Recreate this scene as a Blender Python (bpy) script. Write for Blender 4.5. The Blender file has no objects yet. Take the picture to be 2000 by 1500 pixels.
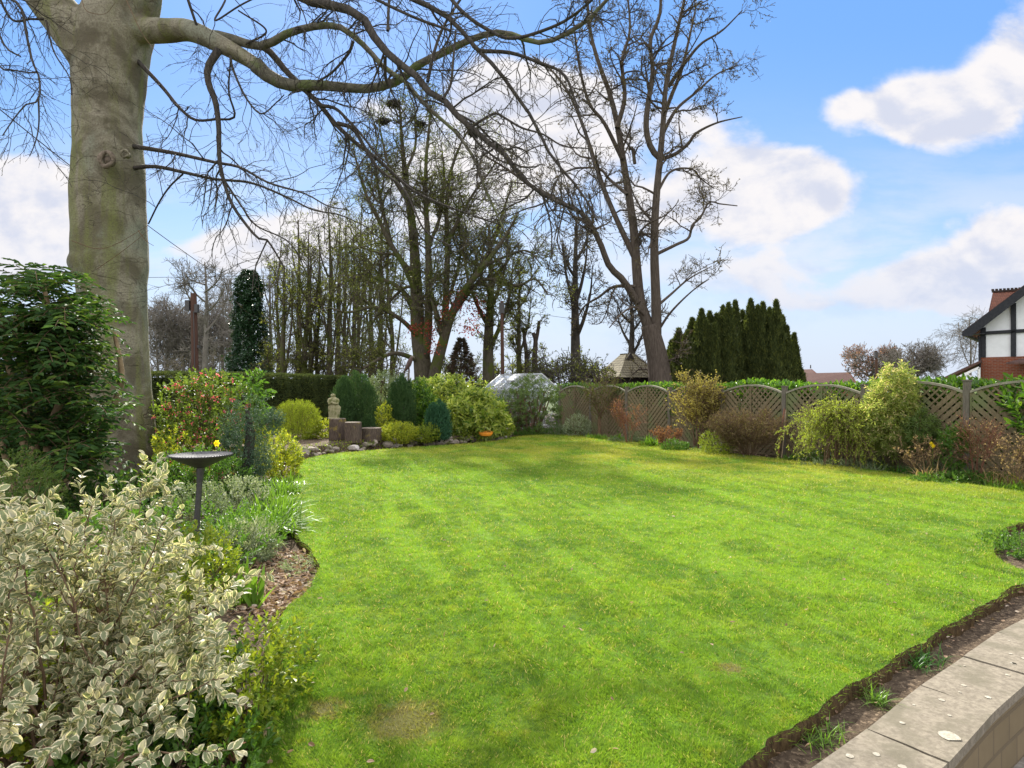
import bpy, math
import numpy as np
from mathutils import Vector

# ------------------------------------------------------------------ camera, sky, sun
SC = bpy.context.scene
H, F, CX, HY = 1.6, 1200.0, 1000.0, 757.0
cam_d = bpy.data.cameras.new('camera'); cam = bpy.data.objects.new('camera', cam_d)
SC.collection.objects.link(cam); SC.camera = cam
cam.location = (0, 0, H); cam.rotation_euler = (math.radians(90), 0, 0)
cam_d.sensor_width = 36; cam_d.lens = 36 * F / 2000; cam_d.shift_y = 7 / 2000
cam_d.clip_start = 0.05; cam_d.clip_end = 3000
SC.view_settings.view_transform = 'Standard'; SC.view_settings.look = 'None'
SC.view_settings.gamma = 1.0; SC.view_settings.exposure = 1.15
SUN_EL, SUN_AZ = math.radians(37), math.radians(-17)      # azimuth from +Y towards +X
sd = np.array([math.sin(SUN_AZ) * math.cos(SUN_EL), math.cos(SUN_AZ) * math.cos(SUN_EL), math.sin(SUN_EL)])
sun_d = bpy.data.lights.new('sun', 'SUN'); sun = bpy.data.objects.new('sun', sun_d)
SC.collection.objects.link(sun); sun_d.energy = 4.9; sun_d.angle = math.radians(1.2); sun_d.color = (1, .95, .86)
sun.rotation_euler = Vector(tuple(sd)).to_track_quat('Z', 'Y').to_euler()

W = bpy.data.worlds.new('World'); SC.world = W; W.use_nodes = True
nt = W.node_tree; nt.nodes.clear()

class NT:
    def __init__(s, t): s.t = t
    def n(s, ty, **kw):
        x = s.t.nodes.new(ty)
        for k, v in kw.items(): setattr(x, k, v)
        return x
    def set(s, sock, v):
        if v is None: return
        if isinstance(v, bpy.types.NodeSocket): s.t.links.new(v, sock)
        else: sock.default_value = v
    def m(s, op, a, b=None, c=None, clamp=False):
        x = s.n('ShaderNodeMath', operation=op, use_clamp=clamp)
        s.set(x.inputs[0], a); s.set(x.inputs[1], b); s.set(x.inputs[2], c)
        return x.outputs[0]
    def noise(s, vec, scale, detail=4, rough=.55, dist=0):
        x = s.n('ShaderNodeTexNoise'); s.set(x.inputs['Vector'], vec)
        x.inputs['Scale'].default_value = scale; x.inputs['Detail'].default_value = detail
        x.inputs['Roughness'].default_value = rough; x.inputs['Distortion'].default_value = dist
        return x.outputs['Fac']
    def sm(s, v, lo, hi, a=0., b=1.):
        x = s.n('ShaderNodeMapRange', interpolation_type='SMOOTHSTEP')
        s.set(x.inputs[0], v); s.set(x.inputs[1], lo); s.set(x.inputs[2], hi); s.set(x.inputs[3], a); s.set(x.inputs[4], b)
        return x.outputs[0]
    def mix(s, f, a, b, mode='MIX'):
        x = s.n('ShaderNodeMix', data_type='RGBA', blend_type=mode)
        s.set(x.inputs[0], f)
        for i, v in ((6, a), (7, b)):
            if isinstance(v, tuple) and len(v) == 3: v = (*v, 1)
            s.set(x.inputs[i], v)
        return x.outputs[2]
    def comb(s, a, b, c):
        x = s.n('ShaderNodeCombineXYZ'); s.set(x.inputs[0], a); s.set(x.inputs[1], b); s.set(x.inputs[2], c); return x.outputs[0]

w = NT(nt)
sky = w.n('ShaderNodeTexSky', sky_type='NISHITA', sun_disc=False)
sky.sun_elevation = SUN_EL; sky.sun_rotation = SUN_AZ; sky.altitude = 50
sky.air_density = 1.0; sky.dust_density = 0.25; sky.ozone_density = 2.2
hs = w.n('ShaderNodeHueSaturation'); hs.inputs['Saturation'].default_value = 1.12
w.set(hs.inputs['Color'], sky.outputs[0])
tc = w.n('ShaderNodeTexCoord'); sp = w.n('ShaderNodeSeparateXYZ'); nt.links.new(tc.outputs['Generated'], sp.inputs[0])
dx, dy, dz = sp.outputs
ady = w.m('MAXIMUM', w.m('ABSOLUTE', dy), .05)
u = w.m('DIVIDE', dx, ady); v = w.m('DIVIDE', dz, ady)
pv = w.comb(u, w.m('MULTIPLY', v, 1.5), w.m('MULTIPLY', w.m('SIGN', dy), 3.0))
fb = w.noise(pv, 5.5, 8, .55, .25)
pv2 = w.comb(w.m('ADD', u, .012), w.m('ADD', w.m('MULTIPLY', v, 1.5), .04), w.m('MULTIPLY', w.m('SIGN', dy), 3.0))
fb2 = w.noise(pv2, 5.5, 8, .55, .25)
blobs = [(1500,400,185,75,1.2),(1470,345,90,60,1),(1560,360,80,50,1),(1860,230,120,75,1.05),(1965,110,70,90,.75),(1790,215,90,55,1),(1650,205,55,35,.8),
  (990,190,110,70,1),(1120,250,190,110,.9),(1370,245,80,45,.6),(50,355,110,55,1),(70,470,150,90,1.1),(450,490,110,50,.9),(600,450,130,60,.8),
  (860,380,170,130,.9),(1480,540,180,50,.6),(1870,580,170,60,.75),(1960,480,150,80,.9),(1240,420,120,80,.55),(1830,540,120,40,.8),(1600,600,150,30,.5),(730,210,60,30,.5),
  (2300,200,260,150,1),(-350,300,260,120,1),(-500,600,400,80,1),(2500,600,400,80,.9),(600,-500,500,160,1),(1700,-400,400,120,.9)]
fld = None
for (bx, by, rx, ry, wt) in blobs:
    a = w.m('MULTIPLY', w.m('SUBTRACT', u, (bx - CX) / F), F / rx)
    b = w.m('MULTIPLY', w.m('SUBTRACT', v, (HY - by) / F), F / ry)
    d = w.m('ADD', w.m('MULTIPLY', a, a), w.m('MULTIPLY', b, b))
    e = w.m('MULTIPLY', w.m('EXPONENT', w.m('MULTIPLY', d, -.9)), wt)
    fld = e if fld is None else w.m('ADD', fld, e)
fld = w.m('MINIMUM', fld, 1.15)
dens = w.m('ADD', fld, w.m("MULTIPLY", w.m("SUBTRACT", fb, .5), 1.35))
mask = w.sm(w.m('ADD', dens, w.m('MULTIPLY', w.m('SUBTRACT', w.noise(pv, 22., 6, .6), .5), .35)), .34, .80)
soft = w.noise(w.comb(u, w.m('MULTIPLY', v, 3.5), 1.7), 2.2, 7, .6, .3)
thin = w.m('MULTIPLY', w.sm(soft, .36, .66), w.sm(v, .50, .04, .0, .95))
hz = w.sm(v, .30, -.02, 0., .88)
thin = w.m('MAXIMUM', thin, hz)
mask = w.m('MAXIMUM', mask, thin)
fill_cloud = w.m('MULTIPLY', w.m('MAXIMUM', w.sm(v, .8, 1.6), w.sm(dy, .15, -.15)), w.sm(w.noise(tc.outputs['Generated'], 3., 6, .6, .4), .30, .55, .45, 1.))  # cloud cover added overhead and behind the camera for neutral fill light
mask = w.m('MAXIMUM', mask, fill_cloud)
rel = w.m('ADD', w.m('MULTIPLY', w.m('SUBTRACT', fb, fb2), 5.5), w.m('SUBTRACT', w.m('MULTIPLY', w.m('SUBTRACT', w.noise(pv, 15., 6, .6), .5), 1.3), w.m('MULTIPLY', w.m('SUBTRACT', dens, .9), .5)))
shade = w.sm(rel, -.9, .40)
ccol = w.mix(shade, (.72, .76, .90), (1.0, .97, .98))
ccol = w.mix(w.m('MULTIPLY', w.sm(v, .30, 0.), .75), ccol, (.64, .74, .95))
vt = w.sm(v, 0., .62)
gr = w.mix(vt, (.30, .40, .52), (.105, .240, .53)); gr = w.mix(1., gr, (15.4, 15.4, 15.4), 'MULTIPLY')
b1 = w.n('ShaderNodeBackground'); w.set(b1.inputs[0], w.mix(.68, hs.outputs[0], gr)); b1.inputs[1].default_value = .065
b2 = w.n('ShaderNodeBackground'); w.set(b2.inputs[0], ccol); w.set(b2.inputs[1], w.m('ADD', .44, w.m('MULTIPLY', w.m('MAXIMUM', w.sm(dy, .1, -.3), w.sm(v, 1., 2.)), .50)))  # unseen clouds overhead and behind are brightened to lift the shadows
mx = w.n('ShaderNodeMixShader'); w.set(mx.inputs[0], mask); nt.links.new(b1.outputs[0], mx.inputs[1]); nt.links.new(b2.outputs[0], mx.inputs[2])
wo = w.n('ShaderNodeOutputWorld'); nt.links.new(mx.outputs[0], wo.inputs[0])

# ------------------------------------------------------------------ helpers
rng = np.random.default_rng(11)
def R_(a, b, n=None): return rng.uniform(a, b, n)
def PX(x, y, D): return np.array([(x - CX) / F * D, D, H + (HY - y) / F * D])
def GX(x, y, z=0.): D = (H - z) * F / (y - HY); return np.array([(x - CX) / F * D, D, z])
def nrm(a): return a / np.maximum(np.linalg.norm(a, axis=-1, keepdims=True), 1e-9)
def rdir(n): return nrm(rng.normal(size=(n, 3)))

def tag(o, label=None, cat=None, group=None, kind=None):
    if label: o['label'] = label
    if cat: o['category'] = cat
    if group: o['group'] = group
    if kind: o['kind'] = kind
    return o
def thing(name, loc, label, cat, group=None):
    o = bpy.data.objects.new(name, None); SC.collection.objects.link(o)
    o.location = tuple(float(c) for c in loc); o.empty_display_size = .2
    return tag(o, label, cat, group)

class MB:
    """collects shapes; build() links them as ONE mesh object"""
    def __init__(s): s.V = []; s.Fs = []; s.M = []; s.U = []; s.n = 0
    def add(s, V, Fc, mi=0, uv=None):
        V = np.asarray(V, float).reshape(-1, 3)
        for f in (Fc if isinstance(Fc, list) and isinstance(Fc[0], np.ndarray) else [Fc]):
            f = np.asarray(f, int)
            if len(f) == 0: continue
            s.Fs.append(f + s.n); s.M.append(np.full(len(f), mi))
        s.U.append(np.zeros((len(V), 2)) if uv is None else uv)
        s.V.append(V); s.n += len(V); return s
    def box(s, c, sz, ax=None, mi=0):
        """c centre, sz full sizes, ax 3x3 rows = axes"""
        g = np.array([[x, y, z] for x in (-.5, .5) for y in (-.5, .5) for z in (-.5, .5)]) * np.array(sz)
        if ax is not None: g = g @ np.array(ax)
        return s.add(g + np.array(c), [[0,1,3,2],[4,6,7,5],[0,4,5,1],[2,3,7,6],[0,2,6,4],[1,5,7,3]], mi)
    def bar(s, a, b, wd, th=None, up=(0, 0, 1), mi=0):
        a = np.array(a, float); b = np.array(b, float); t = b - a; L = np.linalg.norm(t); t = t / L
        sdv = np.cross(t, up); sdv = sdv / np.linalg.norm(sdv); uu = np.cross(sdv, t)
        return s.box((a + b) / 2, (L, wd, th or wd), [t, sdv, uu], mi)
    def quad(s, a, b, c, d, mi=0): return s.add([a, b, c, d], [[0, 1, 2, 3]], mi)
    def prism(s, poly, off, mi=0):
        """poly (n,3) planar outline, extruded by vector off"""
        p = np.array(poly, float); n = len(p); off = np.array(off, float)
        s.add(np.vstack([p, p + off]), [[i, (i + 1) % n, n + (i + 1) % n, n + i] for i in range(n)], mi)
        s.add(p[::-1], [list(range(n))], mi); return s.add(p + off, [list(range(n))], mi)
    def tubes(s, P, R, sides=5, mi=0, cap=False):
        P = np.asarray(P, float); R = np.asarray(R, float)
        if P.ndim == 2: P = P[None]; R = R[None]
        Nn, K, _ = P.shape
        T = np.gradient(P, axis=1); T = nrm(T)
        am = np.abs(T).mean(1).argmin(1); ref = np.eye(3)[am][:, None, :]
        U = nrm(np.cross(T, ref)); V2 = np.cross(T, U)
        an = np.arange(sides) / sides * 2 * math.pi
        ring = P[:, :, None] + R[:, :, None, None] * (np.cos(an)[None, None, :, None] * U[:, :, None] + np.sin(an)[None, None, :, None] * V2[:, :, None])
        idx = np.arange(Nn * K * sides).reshape(Nn, K, sides); nx = np.roll(idx, -1, 2)
        f = np.stack([idx[:, :-1], nx[:, :-1], nx[:, 1:], idx[:, 1:]], -1).reshape(-1, 4)
        fs = [f]
        if cap: fs += [idx[:, 0, ::-1].reshape(-1, sides), idx[:, -1].reshape(-1, sides)]
        return s.add(ring.reshape(-1, 3), fs, mi)
    def lathe(s, prof, c, n=24, mi=0):
        pr = np.array(prof, float); an = np.arange(n) / n * 2 * math.pi
        V = np.stack([pr[:, None, 0] * np.cos(an), pr[:, None, 0] * np.sin(an), np.repeat(pr[:, 1:2], n, 1)], -1).reshape(-1, 3) + np.array(c)
        i = np.arange(len(pr) * n).reshape(len(pr), n); nx = np.roll(i, -1, 1)
        return s.add(V, np.stack([i[:-1], nx[:-1], nx[1:], i[1:]], -1).reshape(-1, 4), mi)
    def build(s, name, mats, parent=None, smooth=False, loc=None, uv=False):
        V = np.vstack(s.V)
        o0 = np.array(parent.location) if parent is not None else (np.array(loc) if loc is not None else np.zeros(3))
        par = parent
        while par is not None and par.parent is not None: par = par.parent; o0 = o0 + np.array(par.location)
        V = V - o0
        me = bpy.data.meshes.new(name); me.vertices.add(len(V)); me.vertices.foreach_set('co', V.astype(np.float32).ravel())
        lt = np.concatenate([np.full(len(f), f.shape[1]) for f in s.Fs]); li = np.concatenate([f.ravel() for f in s.Fs])
        me.loops.add(len(li)); me.loops.foreach_set('vertex_index', li.astype(np.int32))
        me.polygons.add(len(lt)); st = np.concatenate([[0], np.cumsum(lt)[:-1]])
        me.polygons.foreach_set('loop_start', st.astype(np.int32)); me.polygons.foreach_set('loop_total', lt.astype(np.int32))
        for m in (mats if isinstance(mats, (list, tuple)) else [mats]): me.materials.append(m)
        me.polygons.foreach_set('material_index', np.concatenate(s.M).astype(np.int32))
        me.polygons.foreach_set('use_smooth', np.full(len(lt), bool(smooth)))
        if uv:
            U = np.vstack(s.U)[li]; ul = me.uv_layers.new(name='UVMap'); ul.data.foreach_set('uv', U.astype(np.float32).ravel())
        me.update(calc_edges=True)
        o = bpy.data.objects.new(name, me); SC.collection.objects.link(o)
        if parent is not None: o.parent = parent
        elif loc is not None: o.location = tuple(float(c) for c in loc)
        return o

# leaf templates: (u along, v across, w up) ; faces
TPL = {
 'tri': (np.array([[0,.22,0],[0,-.22,0],[1,0,0]]), np.array([[0,1,2]])),
 'diamond': (np.array([[0,0,0],[.45,.5,.06],[1,0,-.04],[.45,-.5,.06]]), np.array([[0,3,2,1]])),
 'oval': (np.array([[0,0,0],[.28,.44,.06],[.7,.4,.04],[1,0,-.12],[.7,-.4,.04],[.28,-.44,.06]]), np.array([[0,3,2,1],[0,5,4,3]])),
 'fine': (np.array([[0,0,0],[.12,.2,.02],[.32,.45,.07],[.55,.5,.07],[.8,.32,.0],[1,0,-.12],[.8,-.32,.0],[.55,-.5,.07],[.32,-.45,.07],[.12,-.2,.02],[.32,0,0],[.62,0,-.02]]),
    [np.array([[1,0,10,2],[2,10,11,3],[3,11,5,4],[0,9,8,10],[10,8,7,11],[11,7,6,5]])]),
 'strap': (np.array([[0,.5,0],[0,-.5,0],[.4,.5,.05],[.4,-.5,.05],[.75,.36,-.02],[.75,-.36,-.02],[1,0,-.14]]), [np.array([[0,1,3,2],[2,3,5,4]]), np.array([[4,5,6]])]),
}
def leaves(mb, Pos, Dir, Nor, L, Wd, tpl='oval', mi=0):
    tv, tf = TPL[tpl]; Dir = nrm(Dir); Nor = Nor - (Nor * Dir).sum(-1, keepdims=True) * Dir; Nor = nrm(Nor + 1e-6)
    B = np.cross(Nor, Dir); n = len(Pos); k = len(tv)
    L = np.broadcast_to(np.asarray(L, float), (n,)); Wd = np.broadcast_to(np.asarray(Wd, float), (n,))
    V = Pos[:, None] + (tv[None, :, 0, None] * L[:, None, None]) * Dir[:, None] + (tv[None, :, 1, None] * Wd[:, None, None]) * B[:, None] + (tv[None, :, 2, None] * L[:, None, None]) * Nor[:, None]
    fs = []
    for f in (tf if isinstance(tf, list) else [tf]):
        fs.append((f[None] + (np.arange(n) * k)[:, None, None]).reshape(-1, f.shape[1]))
    uv = np.tile(np.stack([tv[:, 0], tv[:, 1] + .5], -1), (n, 1))
    mb.add(V.reshape(-1, 3), fs, mi, uv)

def catmull(p, K):
    p = np.asarray(p, float); q = np.vstack([2 * p[0] - p[1], p, 2 * p[-1] - p[-2]])
    seg = np.linalg.norm(np.diff(p, axis=0), axis=1); cs = np.concatenate([[0], np.cumsum(seg)]); t = np.linspace(0, cs[-1], K)
    out = []
    for tt in t:
        i = min(np.searchsorted(cs, tt, 'right') - 1, len(p) - 2); f = (tt - cs[i]) / max(seg[i], 1e-9)
        a, b, c, d = q[i:i + 4]
        out.append(.5 * ((2 * b) + (c - a) * f + (2 * a - 5 * b + 4 * c - d) * f * f + (3 * b - a - 3 * c + d) * f ** 3))
    return np.array(out)
def limb(pts, D, w0, w1, dy=0., K=24, wob=.0, pw=1.):
    """polyline of pixel points with distance D drifting by dy; widths px"""
    q = catmull(pts, K); s = np.linspace(0, 1, K); ph = R_(0, 6.28)
    dd = D + dy * s + wob * np.sin(s * 5 + ph) * s
    P = np.stack([(q[:, 0] - CX) / F * dd, dd, H + (HY - q[:, 1]) / F * dd], -1)
    R = (w0 + (w1 - w0) * s ** pw) / 2 / F * dd
    return P, R
def samp(P, R, i, t):
    K = P.shape[1]; x = t * (K - 1); a = np.minimum(x.astype(int), K - 2); f = (x - a)[:, None]
    return P[i, a] * (1 - f) + P[i, a + 1] * f, nrm(P[i, a + 1] - P[i, a]), R[i, a] * (1 - f[:, 0]) + R[i, a + 1] * f[:, 0]
def grow(P, R, n, L, ang=(35, 70), K=6, jit=.22, grav=.05, rk=.55, rmax=.05, rend=.3, tmin=.15, lenfall=.5, tend=1.):
    """n children spread over parents by length"""
    N0 = len(P); ln = np.linalg.norm(np.diff(P, axis=1), axis=2).sum(1)
    i = rng.choice(N0, n, p=ln / ln.sum()); t = R_(tmin, tend, n)
    p0, T, r0 = samp(P, R, i, t)
    a = np.radians(R_(ang[0], ang[1], n))[:, None]; pr = nrm(np.cross(T, rdir(n)))
    d = nrm(np.cos(a) * T + np.sin(a) * pr)
    Ls = L * R_(.5, 1.2, n) * (1 - lenfall * t); st = (Ls / (K - 1))[:, None]
    out = [p0]; 
    for k in range(K - 1):
        d = nrm(d + jit * rng.normal(size=(n, 3)) + np.array([0, 0, grav])); out.append(out[-1] + d * st)
    Pn = np.stack(out, 1); rr = np.minimum(r0 * rk, rmax)
    Rn = rr[:, None] * np.linspace(1, rend, K)[None]
    return Pn, Rn
def stackPR(lst, K=24):
    return np.stack([p for p, r in lst]), np.stack([r for p, r in lst])

# ------------------------------------------------------------------ materials
def mat(name):
    m = bpy.data.materials.new(name); m.use_nodes = True; t = m.node_tree; t.nodes.clear()
    q = NT(t); o = q.n('ShaderNodeOutputMaterial'); return m, q, o
def bsdf(q, col, rough=.8, spec=.3, bump=None, bs=.3, bd=.02, metal=0.):
    b = q.n('ShaderNodeBsdfPrincipled')
    if isinstance(col, tuple): col = (*col[:3], 1)
    q.set(b.inputs['Base Color'], col); q.set(b.inputs['Roughness'], rough); b.inputs['Specular IOR Level'].default_value = spec
    b.inputs['Metallic'].default_value = metal
    if bump is not None:
        bn = q.n('ShaderNodeBump'); q.set(bn.inputs['Height'], bump); bn.inputs['Strength'].default_value = bs; bn.inputs['Distance'].default_value = bd
        q.t.links.new(bn.outputs[0], b.inputs['Normal'])
    return b
def opos(q): return q.n('ShaderNodeNewGeometry').outputs['Position']
def leafmat(name, c1, c2, trans=.4, rough=.45, spec=.3, c3=None, edge=None, tr=1.6):
    m, q, o = mat(name); g = q.n('ShaderNodeNewGeometry'); r = g.outputs['Random Per Island']
    col = q.mix(r, c1, c2)
    if c3 is not None:
        r3 = q.m('FRACT', q.m('MULTIPLY', r, 17.3)); col = q.mix(q.m('GREATER_THAN', r3, .86), col, c3)
    col = q.mix(q.m('MULTIPLY', q.noise(g.outputs['Position'], 3.0, 2), .5), col, q.mix(.5, col, tuple(c * .45 for c in c1)))
    if edge is not None:
        uvn = q.n('ShaderNodeUVMap'); s = q.n('ShaderNodeSeparateXYZ'); q.t.links.new(uvn.outputs[0], s.inputs[0])
        vv = q.m('MULTIPLY', q.m('ABSOLUTE', q.m('SUBTRACT', s.outputs[1], .5)), 2.)
        uu = q.m('SUBTRACT', s.outputs[0], .5)
        ed = q.m('SUBTRACT', 1.0, q.m('MULTIPLY', q.m('MULTIPLY', uu, uu), 3.6))
        rel = q.m('DIVIDE', vv, q.m('MAXIMUM', ed, .1))
        nz = q.noise(g.outputs['Position'], 140, 2)
        f = q.sm(q.m('ADD', rel, q.m('MULTIPLY', q.m('SUBTRACT', nz, .5), .7)), edge[1], edge[1] + .14)
        col = q.mix(f, col, edge[0])
    b = bsdf(q, (0, 0, 0), rough, spec); q.set(b.inputs['Base Color'], col)
    t = q.n('ShaderNodeBsdfTranslucent'); q.set(t.inputs[0], q.mix(1., col, (tr, tr, tr * .55), 'MULTIPLY'))
    x = q.n('ShaderNodeMixShader'); x.inputs[0].default_value = trans
    q.t.links.new(b.outputs[0], x.inputs[1]); q.t.links.new(t.outputs[0], x.inputs[2]); q.t.links.new(x.outputs[0], o.inputs[0]); return m
def noisemat(name, c1, c2, scale=8, rough=.85, spec=.2, bs=.5, bd=.02, c3=None, s3=2., t3=(.5, .65), stretch=None, det=8, metal=0.):
    m, q, o = mat(name); p = opos(q)
    if stretch:
        mp = q.n('ShaderNodeVectorMath', operation='MULTIPLY'); q.set(mp.inputs[0], p); mp.inputs[1].default_value = stretch; ps = mp.outputs[0]
    else: ps = p
    n1 = q.noise(ps, scale, det, .65); col = q.mix(q.sm(n1, .3, .7), c1, c2)
    if c3 is not None: col = q.mix(q.sm(q.noise(p, s3, 5, .6), t3[0], t3[1]), col, c3)
    b = bsdf(q, (0, 0, 0), rough, spec, n1, bs, bd, metal); q.set(b.inputs['Base Color'], col); q.t.links.new(b.outputs[0], o.inputs[0]); return m

def beech_mat():
    m, q, o = mat('beech_bark'); p = opos(q); s = q.n('ShaderNodeSeparateXYZ'); q.set(s.inputs[0], p)
    n1 = q.noise(p, 1.9, 8, .62, .6); n2 = q.noise(q.comb(q.m('MULTIPLY', s.outputs[0], 2.6), q.m('MULTIPLY', s.outputs[1], 2.6), q.m('MULTIPLY', s.outputs[2], .22)), 1.4, 6, .6, .3)
    n3 = q.noise(p, 42, 6, .7); n4 = q.noise(q.comb(s.outputs[0], s.outputs[1], q.m('MULTIPLY', s.outputs[2], 2.6)), 1.1, 3, .5, 1.2)
    col = q.mix(q.sm(n1, .38, .60), (.125, .11, .07), (.285, .26, .185))
    col = q.mix(q.m('MULTIPLY', q.sm(n2, .46, .66), .7), col, (.17, .19, .05))
    col = q.mix(q.m('MULTIPLY', q.sm(q.noise(p, 1.1, 4, .6, .5), .52, .66), .5), col, (.24, .27, .20))
    col = q.mix(q.m('MULTIPLY', q.sm(n3, .40, .70), .7), col, (.10, .08, .06))
    wr = q.sm(q.m('ABSOLUTE', q.m('SUBTRACT', n4, .5)), .008, .0)
    wr = q.m('MULTIPLY', wr, q.sm(q.noise(p, 1.3, 2), .42, .58))
    col = q.mix(q.m('MULTIPLY', wr, .5), col, (.10, .085, .06))
    h = q.m('ADD', q.m('MULTIPLY', n1, .8), q.m('SUBTRACT', q.m('MULTIPLY', n3, .32), q.m('MULTIPLY', wr, .3)))
    b = bsdf(q, (0, 0, 0), .85, .2, h, 1., .05); q.set(b.inputs['Base Color'], col); q.t.links.new(b.outputs[0], o.inputs[0]); return m

def grass_color(q, p):
    a = q.noise(p, .55, 5, .6, .6); b = q.noise(p, 2.6, 5, .65, .3); c = q.noise(p, 14, 4, .7)
    col = q.mix(q.sm(a, .35, .62), (.062, .165, .014), (.125, .245, .018))
    col = q.mix(q.sm(b, .42, .68), col, (.185, .285, .026))
    col = q.mix(q.m('MULTIPLY', q.sm(c, .42, .62), .7), col, (.042, .115, .012))
    s0 = q.n('ShaderNodeSeparateXYZ'); q.set(s0.inputs[0], p)
    st = q.noise(q.comb(q.m('ADD', q.m('MULTIPLY', s0.outputs[0], 1.6), q.m('MULTIPLY', s0.outputs[1], .5)), q.m('MULTIPLY', s0.outputs[1], .16), 0.), 1.5, 3, .5, .3)
    col = q.mix(q.m('MULTIPLY', q.sm(st, .48, .58), .55), col, (.165, .31, .028))
    ms = q.noise(p, 5.5, 6, .7, .4); col = q.mix(q.m('MULTIPLY', q.sm(ms, .56, .66), .55), col, (.26, .29, .03))
    dk = q.noise(p, 1.3, 6, .7, .8); col = q.mix(q.m('MULTIPLY', q.sm(dk, .50, .64), .7), col, (.034, .105, .012))
    s = q.n('ShaderNodeSeparateXYZ'); q.set(s.inputs[0], p)
    far = q.sm(q.m('ADD', s.outputs[1], q.m('MULTIPLY', s.outputs[0], .55)), 11., 16.)
    bb = q.noise(p, 1.0, 4, .6, .8)
    col = q.mix(q.m('MULTIPLY', far, q.sm(bb, .34, .6)), col, (.26, .285, .04))
    # worn bare patches close to the border
    for (cx, cy, r) in ((-.50, 2.95, .27), (-.93, 3.05, .14), (1.25, 3.5, .10)):
        dx = q.m('SUBTRACT', s.outputs[0], cx); dy = q.m('SUBTRACT', s.outputs[1], cy)
        d = q.m('SQRT', q.m('ADD', q.m('MULTIPLY', dx, dx), q.m('MULTIPLY', dy, dy)))
        f = q.sm(q.m('ADD', d, q.m('MULTIPLY', q.m('SUBTRACT', c, .5), .35)), r, r * .35)
        col = q.mix(q.m('MULTIPLY', f, .75), col, (.17, .12, .06))
    return col
def lawn_mat(blade):
    m, q, o = mat('grass_blade' if blade else 'lawn_turf'); g = q.n('ShaderNodeNewGeometry'); p = g.outputs['Position']
    fl = q.n('ShaderNodeVectorMath', operation='MULTIPLY'); q.set(fl.inputs[0], p); fl.inputs[1].default_value = (1, 1, 0)
    col = grass_color(q, fl.outputs[0])
    if blade:
        r = g.outputs['Random Per Island']; col = q.mix(q.m('MULTIPLY', r, .32), col, (.33, .40, .06))
        col = q.mix(q.m('GREATER_THAN', r, .955), col, (.42, .36, .16))
        b = bsdf(q, (0, 0, 0), .5, .25); q.set(b.inputs['Base Color'], col)
        t = q.n('ShaderNodeBsdfTranslucent'); q.set(t.inputs[0], q.mix(1., col, (1.7, 1.6, .9), 'MULTIPLY'))
        x = q.n('ShaderNodeMixShader'); x.inputs[0].default_value = .45
        q.t.links.new(b.outputs[0], x.inputs[1]); q.t.links.new(t.outputs[0], x.inputs[2]); q.t.links.new(x.outputs[0], o.inputs[0])
    else:
        hn = q.noise(p, 60, 6, .75); col = q.mix(q.sm(hn, .35, .7), q.mix(.45, col, (.06, .07, .015)), col)
        b = bsdf(q, (0, 0, 0), .9, .1, hn, .8, .02); q.set(b.inputs['Base Color'], col); q.t.links.new(b.outputs[0], o.inputs[0])
    return m

def brick_mat(name, c1, c2, mortar, sx=.225, sy=.075, ms=.01, vert=True, rot=0.):
    m, q, o = mat(name); tcn = q.n('ShaderNodeTexCoord'); s = q.n('ShaderNodeSeparateXYZ'); q.t.links.new(tcn.outputs['Object'], s.inputs[0])
    br = q.n('ShaderNodeTexBrick')
    a = q.m('ADD', s.outputs[0], q.m('MULTIPLY', s.outputs[1], 1.0))
    q.set(br.inputs['Vector'], q.comb(a, s.outputs[2], 0.)); br.inputs['Scale'].default_value = 1
    br.inputs['Brick Width'].default_value = sx; br.inputs['Row Height'].default_value = sy; br.inputs['Mortar Size'].default_value = ms
    for k, c in (('Color1', c1), ('Color2', c2), ('Mortar', mortar)): br.inputs[k].default_value = (*c, 1)
    nz = q.noise(tcn.outputs['Object'], 9, 5); col = q.mix(q.m('MULTIPLY', nz, .5), br.outputs[0], tuple(c * .5 for c in c1))
    b = bsdf(q, (0, 0, 0), .9, .2, q.m('SUBTRACT', 1., br.outputs['Fac']), .6, .01); q.set(b.inputs['Base Color'], col); q.t.links.new(b.outputs[0], o.inputs[0]); return m

M = {}
M['beech'] = beech_mat()
M['soil'] = noisemat('soil', (.045, .032, .022), (.12, .09, .06), 24, .95, .1, .9, .03, c3=(.20, .15, .10), s3=40, t3=(.55, .62))
M['field'] = noisemat('field', (.05, .08, .02), (.10, .13, .035), 3, .95, .1)
M['edge'] = noisemat('turf_edge', (.04, .026, .014), (.11, .075, .035), 45, .95, .1, 1., .03, stretch=(1, 1, .3))
M['turf'] = lawn_mat(False); M['blade'] = lawn_mat(True)
M['stone'] = noisemat('coping_stone', (.14, .12, .09), (.235, .205, .155), 38, .9, .2, .45, .012, c3=(.135, .12, .085), s3=5.5, t3=(.45, .68), det=10)
M['lichen'] = noisemat('lichen', (.38, .36, .30), (.28, .25, .19), 60, .95, .1)
M['wallstone'] = brick_mat('retaining_stone', (.20, .155, .09), (.165, .13, .075), (.14, .11, .07), .34, .16, .012)
M['paving'] = noisemat('paving', (.16, .145, .12), (.25, .23, .20), 20, .9, .2, .4, .01, c3=(.10, .085, .065), s3=3)
M['rock'] = noisemat('rockery_stone', (.20, .165, .13), (.34, .30, .25), 9, .9, .2, .6, .03, c3=(.10, .12, .03), s3=4, t3=(.5, .62))
M['flint'] = noisemat('pale_flint', (.45, .40, .35), (.62, .58, .53), 8, .8, .3, .5, .02, c3=(.25, .2, .16), s3=9)
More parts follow.
